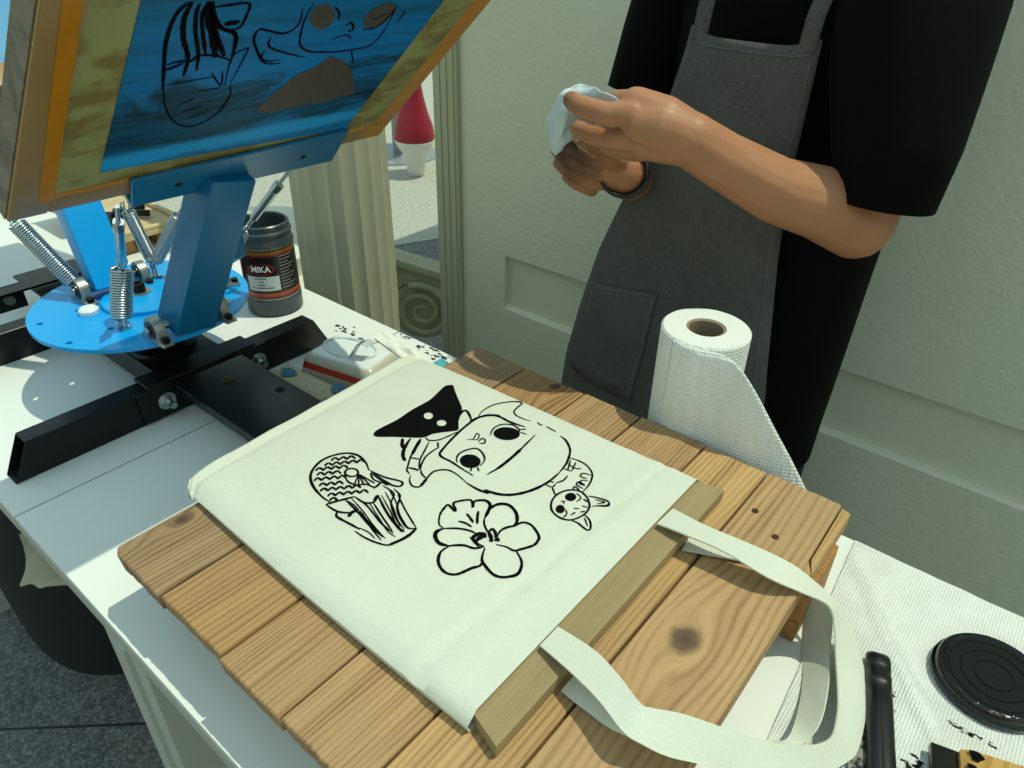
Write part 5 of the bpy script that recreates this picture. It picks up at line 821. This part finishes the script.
def splat(name, spots, label, z=.0004):
    bm = new()
    for cx, cy, r in spots:
        n = 14; ph = rnd.random()*6; vs = []
        for i in range(n):
            a = 2*PI*i/n; q = r*(1+.45*math.sin(3*a+ph)+.25*math.sin(5*a+ph*2))
            vs.append((cx+math.cos(a)*q*1.5, cy+math.sin(a)*q*.7))
        lo = [bm.verts.new((*p, z-.0004+.0001)) for p in vs]; hi = [bm.verts.new((*p, z+.0003)) for p in vs]
        bm.faces.new(hi)
        for i in range(n): bm.faces.new((lo[i], lo[(i+1) % n], hi[(i+1) % n], hi[i]))
    return bm
spots = []
for cx, cy, n, s in ((-.895, .655, 10, .012), (-.868, .655, 6, .010), (-.73, .70, 18, .022), (-.70, .69, 10, .018), (-.80, .704, 6, .012)):
    for k in range(n): spots.append((cx+rnd.gauss(0, s), min(.706, cy+rnd.gauss(0, s*.5)), rnd.uniform(.0008, .0030)))
o = obj('ink_spots', splat('ink', spots, ''), ink, label='black ink spatters on the white table top behind the bag', cat='ink stain', kind='stuff')

# ------------------------------------------------------------------ wooden tray and clip at far left
t = thing('wooden_tray', 'shallow bare wooden tray on the far white table behind the press', 'tray', (-1.60, .68, 0))
tw = wood('pale_pine', 'd9c79b', 'b89a66', off=6.1, axis='y', stains=False, fr=.5)
bm = new(); bb(bm, -1.82, -1.46, .545, .70, .030, .042); bb(bm, -1.82, -1.81, .545, .70, .042, .07); bb(bm, -1.82, -1.46, .545, .555, .042, .052); bb(bm, -1.82, -1.46, .69, .70, .042, .052); bb(bm, -1.47, -1.46, .555, .69, .042, .050); bevel(bm, .002, 1); obj('tray_top', bm, tw, t)
bm = new(); bb(bm, -1.64, -1.475, .56, .59, 0, .030); bb(bm, -1.64, -1.475, .64, .67, 0, .030); islands('foot', bm, wood('foot_pine', 'b08a52', '7d5a2c', off=3.1, axis='x', stains=False), t)
t = thing('spring_clamp', 'black spring clamp lying on the wooden tray behind the press', 'clamp', (-1.56, .61, .042))
bm = new(); tube(bm, spline([(-1.62, .585, .049), (-1.58, .585, .055), (-1.55, .61, .058), (-1.57, .665, .055)], 5), .007, 8); tube(bm, spline([(-1.53, .58, .049), (-1.55, .585, .055), (-1.56, .61, .058), (-1.53, .66, .052)], 5), .007, 8); obj('jaw', bm, black_steel, t, 60)
bm = new(); cyl(bm, (-1.555, .61, .046), (-1.555, .61, .068), .012, n=20); obj('pivot', bm, darkbolt, t, 40)
bm = new(); bb(bm, -2.05, -1.97, .16, .62, -.012, .02); bevel(bm, .004, 2); obj('metal_bar', bm, black_steel, label='black metal bar lying across the far white table', cat='bar')

# ------------------------------------------------------------------ paper towel roll
RC = V((-.288, .7055, 0)); RR = .0505
t = thing('paper_towel_roll', 'standing white paper towel roll behind the wooden board', 'paper towel', RC)
bm = new(); lathe(bm, [(.0225, 0), (RR-.002, 0), (RR, .002), (RR, .196), (RR-.002, .198), (.0225, .198), (.0225, 0)], RC, 72); obj('roll', bm, towel_mat, t, 40)
bm = new(); lathe(bm, [(.0195, .001), (.0224, .001), (.0224, .1965), (.0195, .1965), (.0195, .001)], RC, 48); obj('cardboard_core', bm, M('grey_cardboard', '8f7f66', .85), t, 40)
T_ = [(-.304, .6580, .1962), (-.290, .6546, .1962), (-.276, .6558, .1962), (-.262, .6606, .1958), (-.250, .6648, .1950), (-.238, .6662, .1920), (-.224, .6635, .1860), (-.2105, .6620, .1750), (-.197, .6635, .1590), (-.176, .6700, .1270), (-.152, .6790, .0900), (-.134, .6870, .0590), (-.118, .695, .030), (-.105, .700, .004)]
B_ = [(-.304, .6580, .0010), (-.290, .6546, .0010), (-.276, .6558, .0010), (-.262, .6575, .0010), (-.250, .6582, .0010), (-.238, .6588, .0010), (-.224, .6590, .0010), (-.2105, .6592, .0010), (-.197, .6593, .0010), (-.185, .6595, .0010), (-.165, .6625, .0010), (-.150, .6650, .0010), (-.135, .668, .0010), (-.120, .671, .001)]
TT, BBb = spline(T_, 4), spline(B_, 4)
bm = new(); rows = []
for a, b in zip(TT, BBb):
    rows.append([b+(a-b)*(j/20)+V((0, -.0016*math.sin(PI*j/20)*(1 if j else 0), 0)) for j in range(21)])
A = [[bm.verts.new(p) for p in r] for r in rows]
for i in range(len(A)-1):
    for j in range(20): bm.faces.new((A[i][j], A[i][j+1], A[i+1][j+1], A[i+1][j]))
sh = obj('loose_sheet', bm, towel_mat, t, 80)
m = sh.modifiers.new('thick', 'SOLIDIFY'); m.thickness = .0008; m.offset = 0

# towel sheet spread at the right
INKS = []
TX, TY = .125, .49
def ink_at(x, y, rx, ry): INKS.append((x-TX, y-TY, rx, ry))
ink_at(.105, .672, .012, .008); ink_at(.075, .535, .030, .007); ink_at(.012, .50, .012, .05); ink_at(.10, .615, .05, .03); ink_at(.05, .47, .02, .03)
bm = new(); rows = []
for i in range(61):
    u = i/60; row = []
    for j in range(61):
        v = j/60
        y = .27+.4385*v
        x0 = -.071+.030*(1-v); x = x0+(.33-x0)*u
        z = .0022+.0016*noise.noise(V((x*14, y*14, 0)))+.0010*noise.noise(V((x*40, y*40, 4)))
        z += .0022*math.exp(-((x+.055)*.8+(y-.66)*.6)**2/.00004)
        row.append(V((x, y, max(z, .0012))))
    rows.append(row)
sheet(bm, rows, .0009)
tw_ = obj('paper_towel_sheet', bm, inked_towel(), smooth=80, label='flat white paper towel spread on the table right of the board, ink smeared', cat='paper towel')
# correct the ink offsets to the object's own origin
# ink pot lid
L0 = V((.083, .600, .0035))
t = thing('pot_cover', 'round black pot lid with wet ink lying on the paper towel', 'lid', L0)
lidm = M('wet_black_lid', '0b0c0e', .14, bump=.6, bscale=260)
bm = new(); lathe(bm, [(0, 0), (.0485, 0), (.0495, .002), (.0495, .005), (.047, .0065), (.047, .011), (.0455, .013), (.042, .0135), (.0405, .0118), (0, .0115)], L0, 72); obj('lid_body', bm, lidm, t, 40)
bm = new()
for r in (.016, .027, .037): tube(bm, [L0+V((math.cos(a)*r, math.sin(a)*r,   .0118)) for a in [2*PI*i/48 for i in range(48)]], .0007, 6, True)
islands('moulded_ring', bm, lidm, t, 60)
# black plastic spatula handle
a0 = V((-.0045, .557, .0035)); a1 = V((.034, .435, .0035)); d = (a1-a0).normalized(); pz = V((-d.y, d.x, 0))
t = thing('ink_spatula', 'black plastic ink spatula on the towel beside the bag handles', 'spatula', a0+d*.12)
def handle_ring(s, w, h0, h1): 
    c = a0+d*s; return [c+pz*w*.5*math.cos(a)*(abs(math.cos(a))**-.35 if abs(math.cos(a)) > .05 else 1)*.93+V((0, 0, (h0+h1)/2+(h1-h0)*.5*math.sin(a))) for a in [2*PI*i/20+.1 for i in range(20)]]
hs = [(0, .018, .003, .010), (.0015, .0225, .001, .0135), (.006, .0235, 0, .0150), (.014, .0235, 0, .0142), (.020, .0235, 0, .0125), (.024, .0235, 0, .0150), (.033, .0235, 0, .0145), (.039, .0235, 0, .0122), (.044, .0238, 0, .0150), (.060, .0240, 0, .0152), (.13, .0245, 0, .0145), (.16, .022, 0, .010)]
bm = new(); loft(bm, [handle_ring(*h) for h in hs]); obj('grip', bm, M('black_grip_plastic', '0d0e10', .3), t, 50)
bm = new(); c0 = a0+d*.055+V((0, 0, .0146)); c1 = a0+d*.125+V((0, 0, .0143)); tube(bm, [c0, c1], .0011, 8); obj('slot', bm, M('slot_black', '020203', .6), t, 60)
bm = new(); 
pts2 = [a0+d*.045-pz*.017, a0+d*.050-pz*.006, a0+d*.30-pz*.006, a0+d*.30-pz*.030, a0+d*.06-pz*.022]
loft(bm, [[p+V((0, 0, .0002)) for p in pts2], [p+V((0, 0, .004)) for p in pts2]])
inkpl = NT('inky_clear_plastic'); inkpl = inkpl.set(Base_Color=inkpl.ramp(inkpl.noise(inkpl.mapped((90, 90, 90)), 1, 4, .7), [(.45, '0c0c0c'), (.55, '8d8a80')]), Roughness=.3)
obj('blade', bm, inkpl, t, 30, label='ink smeared blade')
# wooden squeegee
q0 = V((.055, .494, .0035)); qd = V((.25, -.968, 0)).normalized(); qp = V((-qd.y, qd.x, 0))
t = thing('squeegee', 'wooden squeegee with black rubber blade lying on the paper towel', 'squeegee', q0+qd*.1)
bm = new(); R = [[q0+qd*s+qp*w+V((0, 0, z)) for w, z in ((0, .004), (.022, .004), (.022, .012), (0, .012))] for s in (0, .22)]; loft(bm, R); bevel(bm, .001, 2); obj('rubber_blade', bm, M('inky_black_rubber', '08090a', .25), t, 30)
bm = new(); R = [[q0+qd*s+qp*w+V((0, 0, z)) for w, z in ((.020, 0), (.085, .0), (.088, .006), (.088, .022), (.084, .026), (.026, .020), (.020, .016))] for s in (0, .22)]; loft(bm, R); bevel(bm, .002, 2)
sqw = wood('squeegee_wood', 'd0a85e', 'a87a38', off=8.3, axis='y', stains=True, fr=.5); obj('wooden_grip', bm, sqw, t, 30)
bm = new()
for s, w, r in ((.006, .030, .005), (.018, .027, .004), (.03, .036, .003)):
    p = q0+qd*s+qp*w; vs = [bm.verts.new(p+V((math.cos(a)*r*(1+.3*math.sin(3*a)), math.sin(a)*r, .0215 if w > .028 else .0208))) for a in [2*PI*i/16 for i in range(16)]]; bm.faces.new(vs)
islands('ink_blot', bm, ink, t)

# ------------------------------------------------------------------ under the table
bm = new(); N = 30; rings = []
for k in range(13):
    z = FZ+.0+.46*k/12; f = k/12
    sc = 1+.06*math.sin(PI*f)-.28*max(0, f-.7)
    rings.append([V((-1.41+math.cos(a)*.25*sc*(1+.05*math.sin(3*a+f*2)), .33+math.sin(a)*.20*sc*(1+.06*math.sin(2*a+1+f)), z+(.02*math.sin(2*a) if k > 8 else 0))) for a in [2*PI*i/N for i in range(N)]])
loft(bm, rings); bevel(bm, .0, 1) if False else None
t = thing('duffel_bag', 'dark grey fabric bag on the granite floor under the tables', 'bag', (-1.41, .33, FZ))
obj('bag_body', bm, M('dark_bag_fabric', '121816', .85, bump=.3, bscale=120), t, 60)
# folded spare cloth tucked under the table edge
bm = new(); rows = []
for i in range(17):
    u = i/16; row = []
    for j in range(11):
        v = j/10
        row.append(V((-.835+.125*u+.012*math.sin(v*5), .117-.022*math.sin(PI*min(1, u*1.1))*v*1.1+.05*(1-v)+.004*math.sin(u*14), -.026-.012*v-.040*v*math.sin(PI*min(1,u*1.15+.05))*(1-.0*u)-.01*math.sin(u*9)*v)))
    rows.append(row)
sheet(bm, rows, .0016); spare = obj('spare_tote_bag', bm, M('unbleached_cloth', 'a39d84', .9), smooth=70, label='corner of a beige cloth bag hanging out under the table edge', cat='bag')

# ------------------------------------------------------------------ person
t = thing('person', 'person in black T-shirt and grey denim apron wiping inky hands with tissue', 'person', (-.33, 1.0, FZ))
ch = HAND['ch']
S = []
# trunk
def ell(c, r, R=None): S.append(('e', c, r, R) if R else ('e', c, r))
YAW = rotz(math.radians(-20))
ell((-.36, 1.015, .50), (.155, .085, .17), YAW); ell((-.365, 1.015, .30), (.135, .08, .18), YAW); ell((-.37, 1.02, .13), (.14, .085, .12), YAW)
S += [('c', (-.36, 1.02, .62), .062, (-.36, 1.0, .76), .055)]
S += [('c', (-.35, 1.015, .625), .065, (-.205, .95, .60), .050), ('c', (-.37, 1.02, .625), .065, (-.505, 1.06, .60), .050)]
# upper arms
S += [('c', (-.205, .95, .60), .050, ch['armL'][0][0], .041), ('c', (-.505, 1.06, .60), .050, ch['armR'][0][0], .039)]
for k in ch:
    S += chain(ch[k])
# legs
for sx in (-1, 1):
    hx = -.37+sx*.078; hy = 1.02-sx*.03
    S += [('c', (hx, hy, .08), .080, (hx+sx*.01, hy-.01, -.28), .060), ('c', (hx+sx*.01, hy-.01, -.28), .056, (hx+sx*.01, hy+.02, -.68), .040), ('c', (hx+sx*.01, hy+.02, -.70), .036, (hx+sx*.03, hy-.11, -.715), .030)]
# head, looking down at the hands
HC = V((-.36, .955, .865))
ell(HC, (.075, .095, .105), YAW @ rotx(.25)); ell(HC+V((-.012, -.035, -.055)), (.058, .07, .065), YAW); ell(HC+V((-.03, -.10, -.03)), (.012, .02, .022), YAW)
ell(HC+V((.078, .0, -.015)), (.010, .02, .032), YAW); ell(HC+V((-.074, .03, -.015)), (.010, .02, .032), YAW)
body = fuse(S, .0023, 4)
sk = NT('warm_skin'); _x, _y, _z = sk.xyz()
_n = sk.noise(sk.co(), 30, 4); _c = sk.mix(_n, lin('a5714f'), lin('b98361'))
def near(p, r):
    q = None
    for c_, v in zip(p, (_x, _y, _z)):
        e = sk.math('POWER', sk.math('ABSOLUTE', sk.math('SUBTRACT', v, c_)), 2); q = e if q is None else sk.math('ADD', q, e)
    return sk.math('DIVIDE', sk.math('SQRT', q), r)
_o = V((-.33*1.07, 1.0*1.07, FZ)); PK = lambda q: V((q[0]*1.07, q[1]*1.07, H+(q[2]-H)*1.07))
_d = near(PK(ch['fRb'][1][0])-_o, .05)
_ns = sk.noise(sk.co(), 38, 5, .65)
_st = sk.ramp(sk.math('ADD', sk.math('MULTIPLY', _d, .42), sk.math('MULTIPLY', _ns, .55)), [(.42, (1, 1, 1, 1)), (.82, (0, 0, 0, 1))])
_c = sk.mix(sk.math('MULTIPLY', _st, .78), _c, lin('1c1512'))
_d2 = near(PK(ch['fLa'][3][0])-_o, .020)
_c = sk.mix(sk.math('MULTIPLY', sk.ramp(sk.math('ADD', sk.math('MULTIPLY', _d2, .4), _ns), [(.5, (1, 1, 1, 1)), (.85, (0, 0, 0, 1))]), .55), _c, lin('2a1d18'))
sk.set(Base_Color=_c, Roughness=.45, Subsurface_Weight=.12, Subsurface_Radius=(.012, .004, .002), Subsurface_Scale=.5, Specular_IOR_Level=.35); sk.bump(sk.noise(sk.co(), 260, 4), .12, .0008)
obj('body', body, sk.m, t, 179)
# thumb nail of the inky hand
bm = new(); p = V(ch['tR'][3][0]); bmesh.ops.create_uvsphere(bm, u_segments=14, v_segments=8, radius=1, matrix=Matrix.Translation(p+V((.003, -.0085, .002))) @ Matrix.Rotation(.5, 4, 'Y') @ Matrix.Diagonal((.0062, .0018, .0048, 1))); obj('thumbnail', bm, M('nail', 'b89a86', .3), t, 60)
# face details
bm = new()
for sx in (-1, 1):
    p = HC+YAW @ V((sx*.028, -.088, .0)); bmesh.ops.create_uvsphere(bm, u_segments=12, v_segments=8, radius=.011, matrix=Matrix.Translation(p))
islands('eye', bm, M('eye_white', 'e8e4dc', .2), t, 60)
bm = new()
for sx in (-1, 1):
    p = HC+YAW @ V((sx*.028, -.0965, -.003)); bmesh.ops.create_uvsphere(bm, u_segments=12, v_segments=8, radius=.005, matrix=Matrix.Translation(p))
islands('iris', bm, M('iris_dark', '1a0f0a', .1), t, 60)
bm = new(); tube(bm, spline([HC+YAW @ V((x, -.098+abs(x)*.5, -.066-abs(x)*.05)) for x in (-.024, -.01, 0, .01, .024)], 4), [.001]+[.0045]*15+[.001], 8); obj('lips', bm, M('lips', '8a4a40', .4), t, 60)
b_ = fuse([('e', HC+V((.005, .018, .03)), (.083, .098, .095), YAW), ('e', HC+V((.0, .05, -.02)), (.078, .06, .07), YAW)], .005, 4)
obj('hair', b_, M('black_hair', '0c0a09', .5, bump=.5, bscale=300), t, 179)
# T-shirt
def oring(c, a, b, z, n=40, yaw=-20, wob=0, ph=0):
    y = math.radians(yaw); out = []
    for i in range(n):
        g = 2*PI*i/n; x_ = math.cos(g)*a*(1+wob*math.sin(5*g+ph)); y_ = math.sin(g)*b*(1+wob*math.sin(4*g+ph*1.3))
        out.append(V((c[0]+x_*math.cos(y)-y_*math.sin(y), c[1]+x_*math.sin(y)+y_*math.cos(y), z)))
    return out
tee = M('black_cotton', '0a0a0b', .9, bump=.25, bscale=90, spec=.1)
bm = new()
TR = [((-.36, 1.0), .070, .068, .715), ((-.36, 1.0), .085, .080, .695), ((-.36, 1.005), .140, .100, .665), ((-.36, 1.01), .172, .112, .63), ((-.36, 1.015), .180, .122, .56), ((-.36, 1.015), .178, .124, .48), ((-.36, 1.015), .178, .124, .38), ((-.362, 1.015), .180, .124, .28), ((-.365, 1.015), .178, .125, .18), ((-.368, 1.015), .176, .126, .08), ((-.37, 1.015), .174, .126, -.01), ((-.37, 1.015), .172, .126, -.05), ((-.37, 1.015), .171, .126, -.13)]
rings = [oring(c, a, b, z, 48, -20, .012 if z < .55 else 0, z*9) for c, a, b, z in TR]
loft(bm, rings, True, False)
def sleeve(bm, pts, n=28, tilt=0):
    P = [V(p[0]) for p in pts]; R = []
    for i, p in enumerate(pts):
        dd = (P[min(i+1, len(P)-1)]-P[max(i-1, 0)]).normalized()
        a, b = frame_of(dd); a2 = V((1, -.2, 0)); a2 = (a2-dd*a2.dot(dd)).normalized(); b2 = dd.cross(a2)
        R.append([P[i]+a2*math.cos(2*PI*k/n)*p[1]+b2*math.sin(2*PI*k/n)*p[2]*(1+.02*math.sin(6*PI*k/n+i)) for k in range(n)])
    if tilt:
        for k in range(n): R[-1][k] = R[-1][k]+V((-.004*math.cos(2*PI*k/n), 0, -tilt*math.cos(2*PI*k/n)))
    loft(bm, R, True, False)
SLV = [((-.265, .975, .640), .070, .080), ((-.225, .950, .60), .077, .098), ((-.208, .915, .52), .078, .096), ((-.198, .890, .46), .073, .088), ((-.182, .868, .385), .0600, .078), ((-.1735, .857, .330), .0500, .071)]
sleeve(bm, SLV, 28, .010)
sleeve(bm, [((-.45, 1.04, .640), .070, .080), ((-.495, 1.06, .60), .076, .098), ((-.535, 1.06, .52), .070, .095), ((-.558, 1.05, .44), .066, .086), ((-.572, 1.03, .36), .062, .078)])
bm2 = bm
sh_ = obj('t_shirt', bm2, tee, t, 80); m = sh_.modifiers.new('thick', 'SOLIDIFY'); m.thickness = .0025; m.offset = 0
# trousers
bm = new()
for sx in (-1, 1):
    hx = -.37+sx*.080; hy = 1.02-sx*.03
    loft(bm, [oring((hx, hy), .082, .092, .06, 28), oring((hx, hy), .082, .092, -.05, 28), oring((hx, hy), .082, .092, -.25, 28, -20, .02), oring((hx, hy), .090, .095, -.45, 28, -20, .03, 1), oring((hx, hy+.01), .078, .085, -.66, 28, -20, .04, 2), oring((hx, hy+.01), .078, .085, -.70, 28)], True, False)
tr_ = obj('trousers', bm, M('black_trousers', '0c0d0f', .85, bump=.2, bscale=150), t, 70); m = tr_.modifiers.new('thick', 'SOLIDIFY'); m.thickness = .002
for sx in (-1, 1):
    hx = -.37+sx*.088; hy = 1.02-sx*.03
    bm = new(); loft(bm, [oring((hx, hy-.05), .048, .125, z, 28, -20+sx*6) for z in (FZ, FZ+.02)]+[oring((hx, hy-.04), .044, .115, FZ+.05, 28), oring((hx, hy+.01), .042, .06, FZ+.085, 28)]); obj('shoe', bm, M('dark_shoe', '15161a', .6), t, 50)
# apron
den = NT('grey_denim')
_w = den.n('ShaderNodeTexWave', {'Vector': den.co(), 'Scale': 260.0, 'Distortion': 1.2, 'Detail': 2.0}, bands_direction='DIAGONAL').outputs['Fac']
_n = den.noise(den.mapped((420, 420, 160)), 1, 4, .7); _b = den.noise(den.co(), 9, 4)
_c = den.mix(_w, lin('2a2928'), lin('807c77')); _c = den.mix(den.math('MULTIPLY', den.ramp(_n, [(.35, (0, 0, 0, 1)), (.7, (1, 1, 1, 1))]), .55), _c, lin('3a3b3b')); _c = den.mix(den.ramp(_b, [(.5, (0, 0, 0, 1)), (.75, (.4, .4, .4, 1))]), _c, lin('6e6f6e'))
_sp = den.noise(den.co(), 38, 4, .6)
_c = den.mix(den.ramp(_sp, [(.73, (0, 0, 0, 1)), (.75, (1, 1, 1, 1))]), _c, lin('0c0c0d'))
den.set(Base_Color=_c, Roughness=.9, Specular_IOR_Level=.1); den.bump(_w, .2, .0008); den = den.m
AR = [   # z, left x, left y, right x, right y, forward bulge
 (.480, -.436, .862, -.277, .846, .010), (.45, -.442, .863, -.277, .846, .012), (.40, -.456, .868, -.278, .847, .014), (.35, -.476, .876, -.279, .849, .016), (.295, -.496, .882, -.277, .850, .018), (.24, -.522, .886, -.273, .850, .020), (.17, -.550, .888, -.264, .850, .022), (.09, -.572, .888, -.253, .849, .024), (.05, -.582, .888, -.246, .848, .026), (-.03, -.600, .888, -.240, .846, .030), (-.14, -.612, .888, -.232, .842, .034), (-.25, -.620, .888, -.226, .840, .036), (-.36, -.624, .888, -.222, .838, .036)]
def apron_pt(r, v, lift=0):
    z, lx, ly, rx, ry, b = r
    fold = .006*math.sin(v*9+z*4)*min(1, (.48-z)*3)
    return V((lx+(rx-lx)*v, ly+(ry-ly)*v-b*math.sin(PI*v)**.7-fold-lift, z))
def lerp_row(z):
    for i in range(len(AR)-1):
        if AR[i][0] >= z >= AR[i+1][0]:
            f = (AR[i][0]-z)/(AR[i][0]-AR[i+1][0]); return tuple(p+(q-p)*f for p, q in zip(AR[i], AR[i+1]))
    return AR[0] if z > AR[0][0] else AR[-1]
bm = new(); zz = [.480-.840*i/60 for i in range(61)]
Rw = []
for i, z in enumerate(zz):
    r = lerp_row(z); row = []
    for j in range(29):
        v = j/28; p = apron_pt(r, v)
        if i == 0: p.z += .009*min(1, (abs(v-.5)*2.25))**6-.004
        elif i == 1: p.z += .005*min(1, (abs(v-.5)*2.25))**6-.003
        row.append(bm.verts.new(p))
    Rw.append(row)
for i in range(60):
    for j in range(28): bm.faces.new((Rw[i][j], Rw[i][j+1], Rw[i+1][j+1], Rw[i+1][j]))
ap = obj('apron', bm, den, t, 80); m = ap.modifiers.new('thick', 'SOLIDIFY'); m.thickness = .002; m.offset = 0
def on_apron(v, z, lift): return apron_pt(lerp_row(z), v, lift)
bm = new(); rows = [[on_apron(.06+.375*j/10, .122+.022*j/10-(.165+.02*j/10)*i/10, .0022) for j in range(11)] for i in range(11)]
A = [[bm.verts.new(p) for p in r] for r in rows]
for i in range(10):
    for j in range(10): bm.faces.new((A[i][j], A[i][j+1], A[i+1][j+1], A[i+1][j]))
pk = obj('pocket', bm, den, ap, 80); m = pk.modifiers.new('thick', 'SOLIDIFY'); m.thickness = .0016
thr = M('grey_stitching', '6a6e70', .8)
bm = new()
def stitch(pts): tube(bm, pts, .0006, 5)
stitch([on_apron(.06+.375*j/10, .117+.022*j/10, .0034) for j in range(11)]); stitch([on_apron(.425, .138-.175*i/10, .0034) for i in range(11)]); stitch([on_apron(.415, .133-.17*i/10, .0034) for i in range(11)])
stitch([on_apron(.96, .465-.5*i/40, .0016) for i in range(41)]); stitch([on_apron(.04, .465-.22*i/20, .0016) for i in range(21)])
stitch([on_apron(.05+.9*j/16, .466+.004*min(1, (abs(.05+.9*j/16-.5)*2.25))**6, .0016) for j in range(17)])
obj('stitching', bm, thr, ap, 60)
for v0, tx in ((.085, -.418), (.915, -.288)):
    bm = new(); p0 = on_apron(v0, .480, .001)+V((0, 0, .0)); 
    path = spline([p0+V((0, .0, -.01)), p0+V((.003, .001, .03)), V((p0.x+.006, .862, .545)), V(((p0.x+tx)/2+.006, .878, .62)), V((tx, .935, .705)), V((tx+.02, 1.02, .735))], 6)
    rows = [[q+V((-.0095, 0, 0)), q, q+V((.0095, 0, 0))] for q in path]
    A = [[bm.verts.new(p) for p in r] for r in rows]
    for i in range(len(A)-1):
        for j in range(2): bm.faces.new((A[i][j], A[i][j+1], A[i+1][j+1], A[i+1][j]))
    s_ = obj('apron_strap', bm, den, ap, 80); m = s_.modifiers.new('thick', 'SOLIDIFY'); m.thickness = .002
# wrist band
b0, b1 = V(HAND['band'][0]), V(HAND['band'][1])
wa = V(ch['armR'][3][0]); wb = V(ch['armR'][2][0]); dd = (wb-wa).normalized()
bm = new(); rings = [circ(wa+dd*s, dd, r, 32) for s, r in ((-.018, .0270), (-.016, .0308), (.002, .0312), (.004, .0275))]; loft(bm, rings, True, False); obj('wristband', bm, M('black_wristband', '0d1214', .35), t, 50)

# tissue held in the hands
T4 = [[V(p) for p in r] for r in HAND['tissue']]
rows = [spline(r, 6) for r in T4]; cols = list(zip(*rows)); cols = [spline(list(c), 6) for c in cols]
bm = new(); A = [[bm.verts.new(p+V((noise.noise(p*90)*.003, noise.noise(p*70+V((3, 0, 0)))*.005, noise.noise(p*80+V((0, 7, 0)))*.003))) for p in r] for r in cols]
for i in range(len(A)-1):
    for j in range(len(A[0])-1): bm.faces.new((A[i][j], A[i][j+1], A[i+1][j+1], A[i+1][j]))
tis = obj('tissue', bm, M('blue_white_tissue', 'd3e2e4', .85, bump=.3, bscale=300, spec=.1), smooth=80, label='crumpled white tissue held between the hands of the person', cat='tissue')
m = tis.modifiers.new('thick', 'SOLIDIFY'); m.thickness = .0008

KP = 1.07
def push(o):
    off = wpos(o)
    for v in o.data.vertices:
        p = v.co+off; z = H+(p.z-H)*KP
        if p.z < -.10: zt = H+(-.10-H)*KP; z = FZ+(p.z-FZ)/(-.10-FZ)*(zt-FZ)
        v.co = V((p.x*KP, p.y*KP, z))-off
for o in list(COL.objects):
    r_ = o
    while r_.parent: r_ = r_.parent
    if r_.name in ('person', 'tissue') and o.type == 'MESH': push(o)
for r_ in ('person',):
    e = bpy.data.objects[r_]; old = V(e.location); nw = V((old.x*KP, old.y*KP, old.z)); e.location = nw
    for o in COL.objects:
        q_ = o
        while q_.parent: q_ = q_.parent
        if q_ == e and o.type == 'MESH': o.data.transform(Matrix.Translation(old-nw))

# ------------------------------------------------------------------ light, sky, lens
sun = bpy.data.lights.new('sun', 'SUN'); sun.energy = 2.55; sun.angle = math.radians(.6); sun.color = (.98, 1, .77)
so = bpy.data.objects.new('sun', sun); COL.objects.link(so); so.location = (1, 1, 4)
so.rotation_euler = V((-.29, -.25, -1)).to_track_quat('-Z', 'Y').to_euler()
w = bpy.data.worlds.new('sky'); scn.world = w; w.use_nodes = True; nt = w.node_tree
bg = nt.nodes['Background']; tc = nt.nodes.new('ShaderNodeTexCoord'); sx_ = nt.nodes.new('ShaderNodeSeparateXYZ'); nt.links.new(tc.outputs['Generated'], sx_.inputs[0])
rp = nt.nodes.new('ShaderNodeValToRGB'); nt.links.new(sx_.outputs[2], rp.inputs[0])
e = rp.color_ramp; e.elements[0].position = 0.0; e.elements[0].color = (.66, .72, .54, 1); e.elements[1].position = .5; e.elements[1].color = (.58, .84, .90, 1)
nt.links.new(rp.outputs[0], bg.inputs[0]); bg.inputs[1].default_value = .80

cam = bpy.data.cameras.new('camera'); co = bpy.data.objects.new('camera', cam); COL.objects.link(co); scn.camera = co
cam.sensor_width = 36; cam.lens = 721.376/1024*36; cam.clip_start = .02; cam.clip_end = 60
Rm = Matrix(((0.77019593, -0.35383404, 0.53065968), (0.63755732, 0.40381662, -0.65608902), (0.01785743, 0.84364306, 0.5366074)))
co.matrix_world = Matrix.Translation((0, 0, H)) @ Rm.to_4x4()
scn.view_settings.view_transform = 'Standard'; scn.view_settings.look = 'None'; scn.view_settings.exposure = 0; scn.view_settings.gamma = 1; scn.view_settings.use_curve_mapping = False
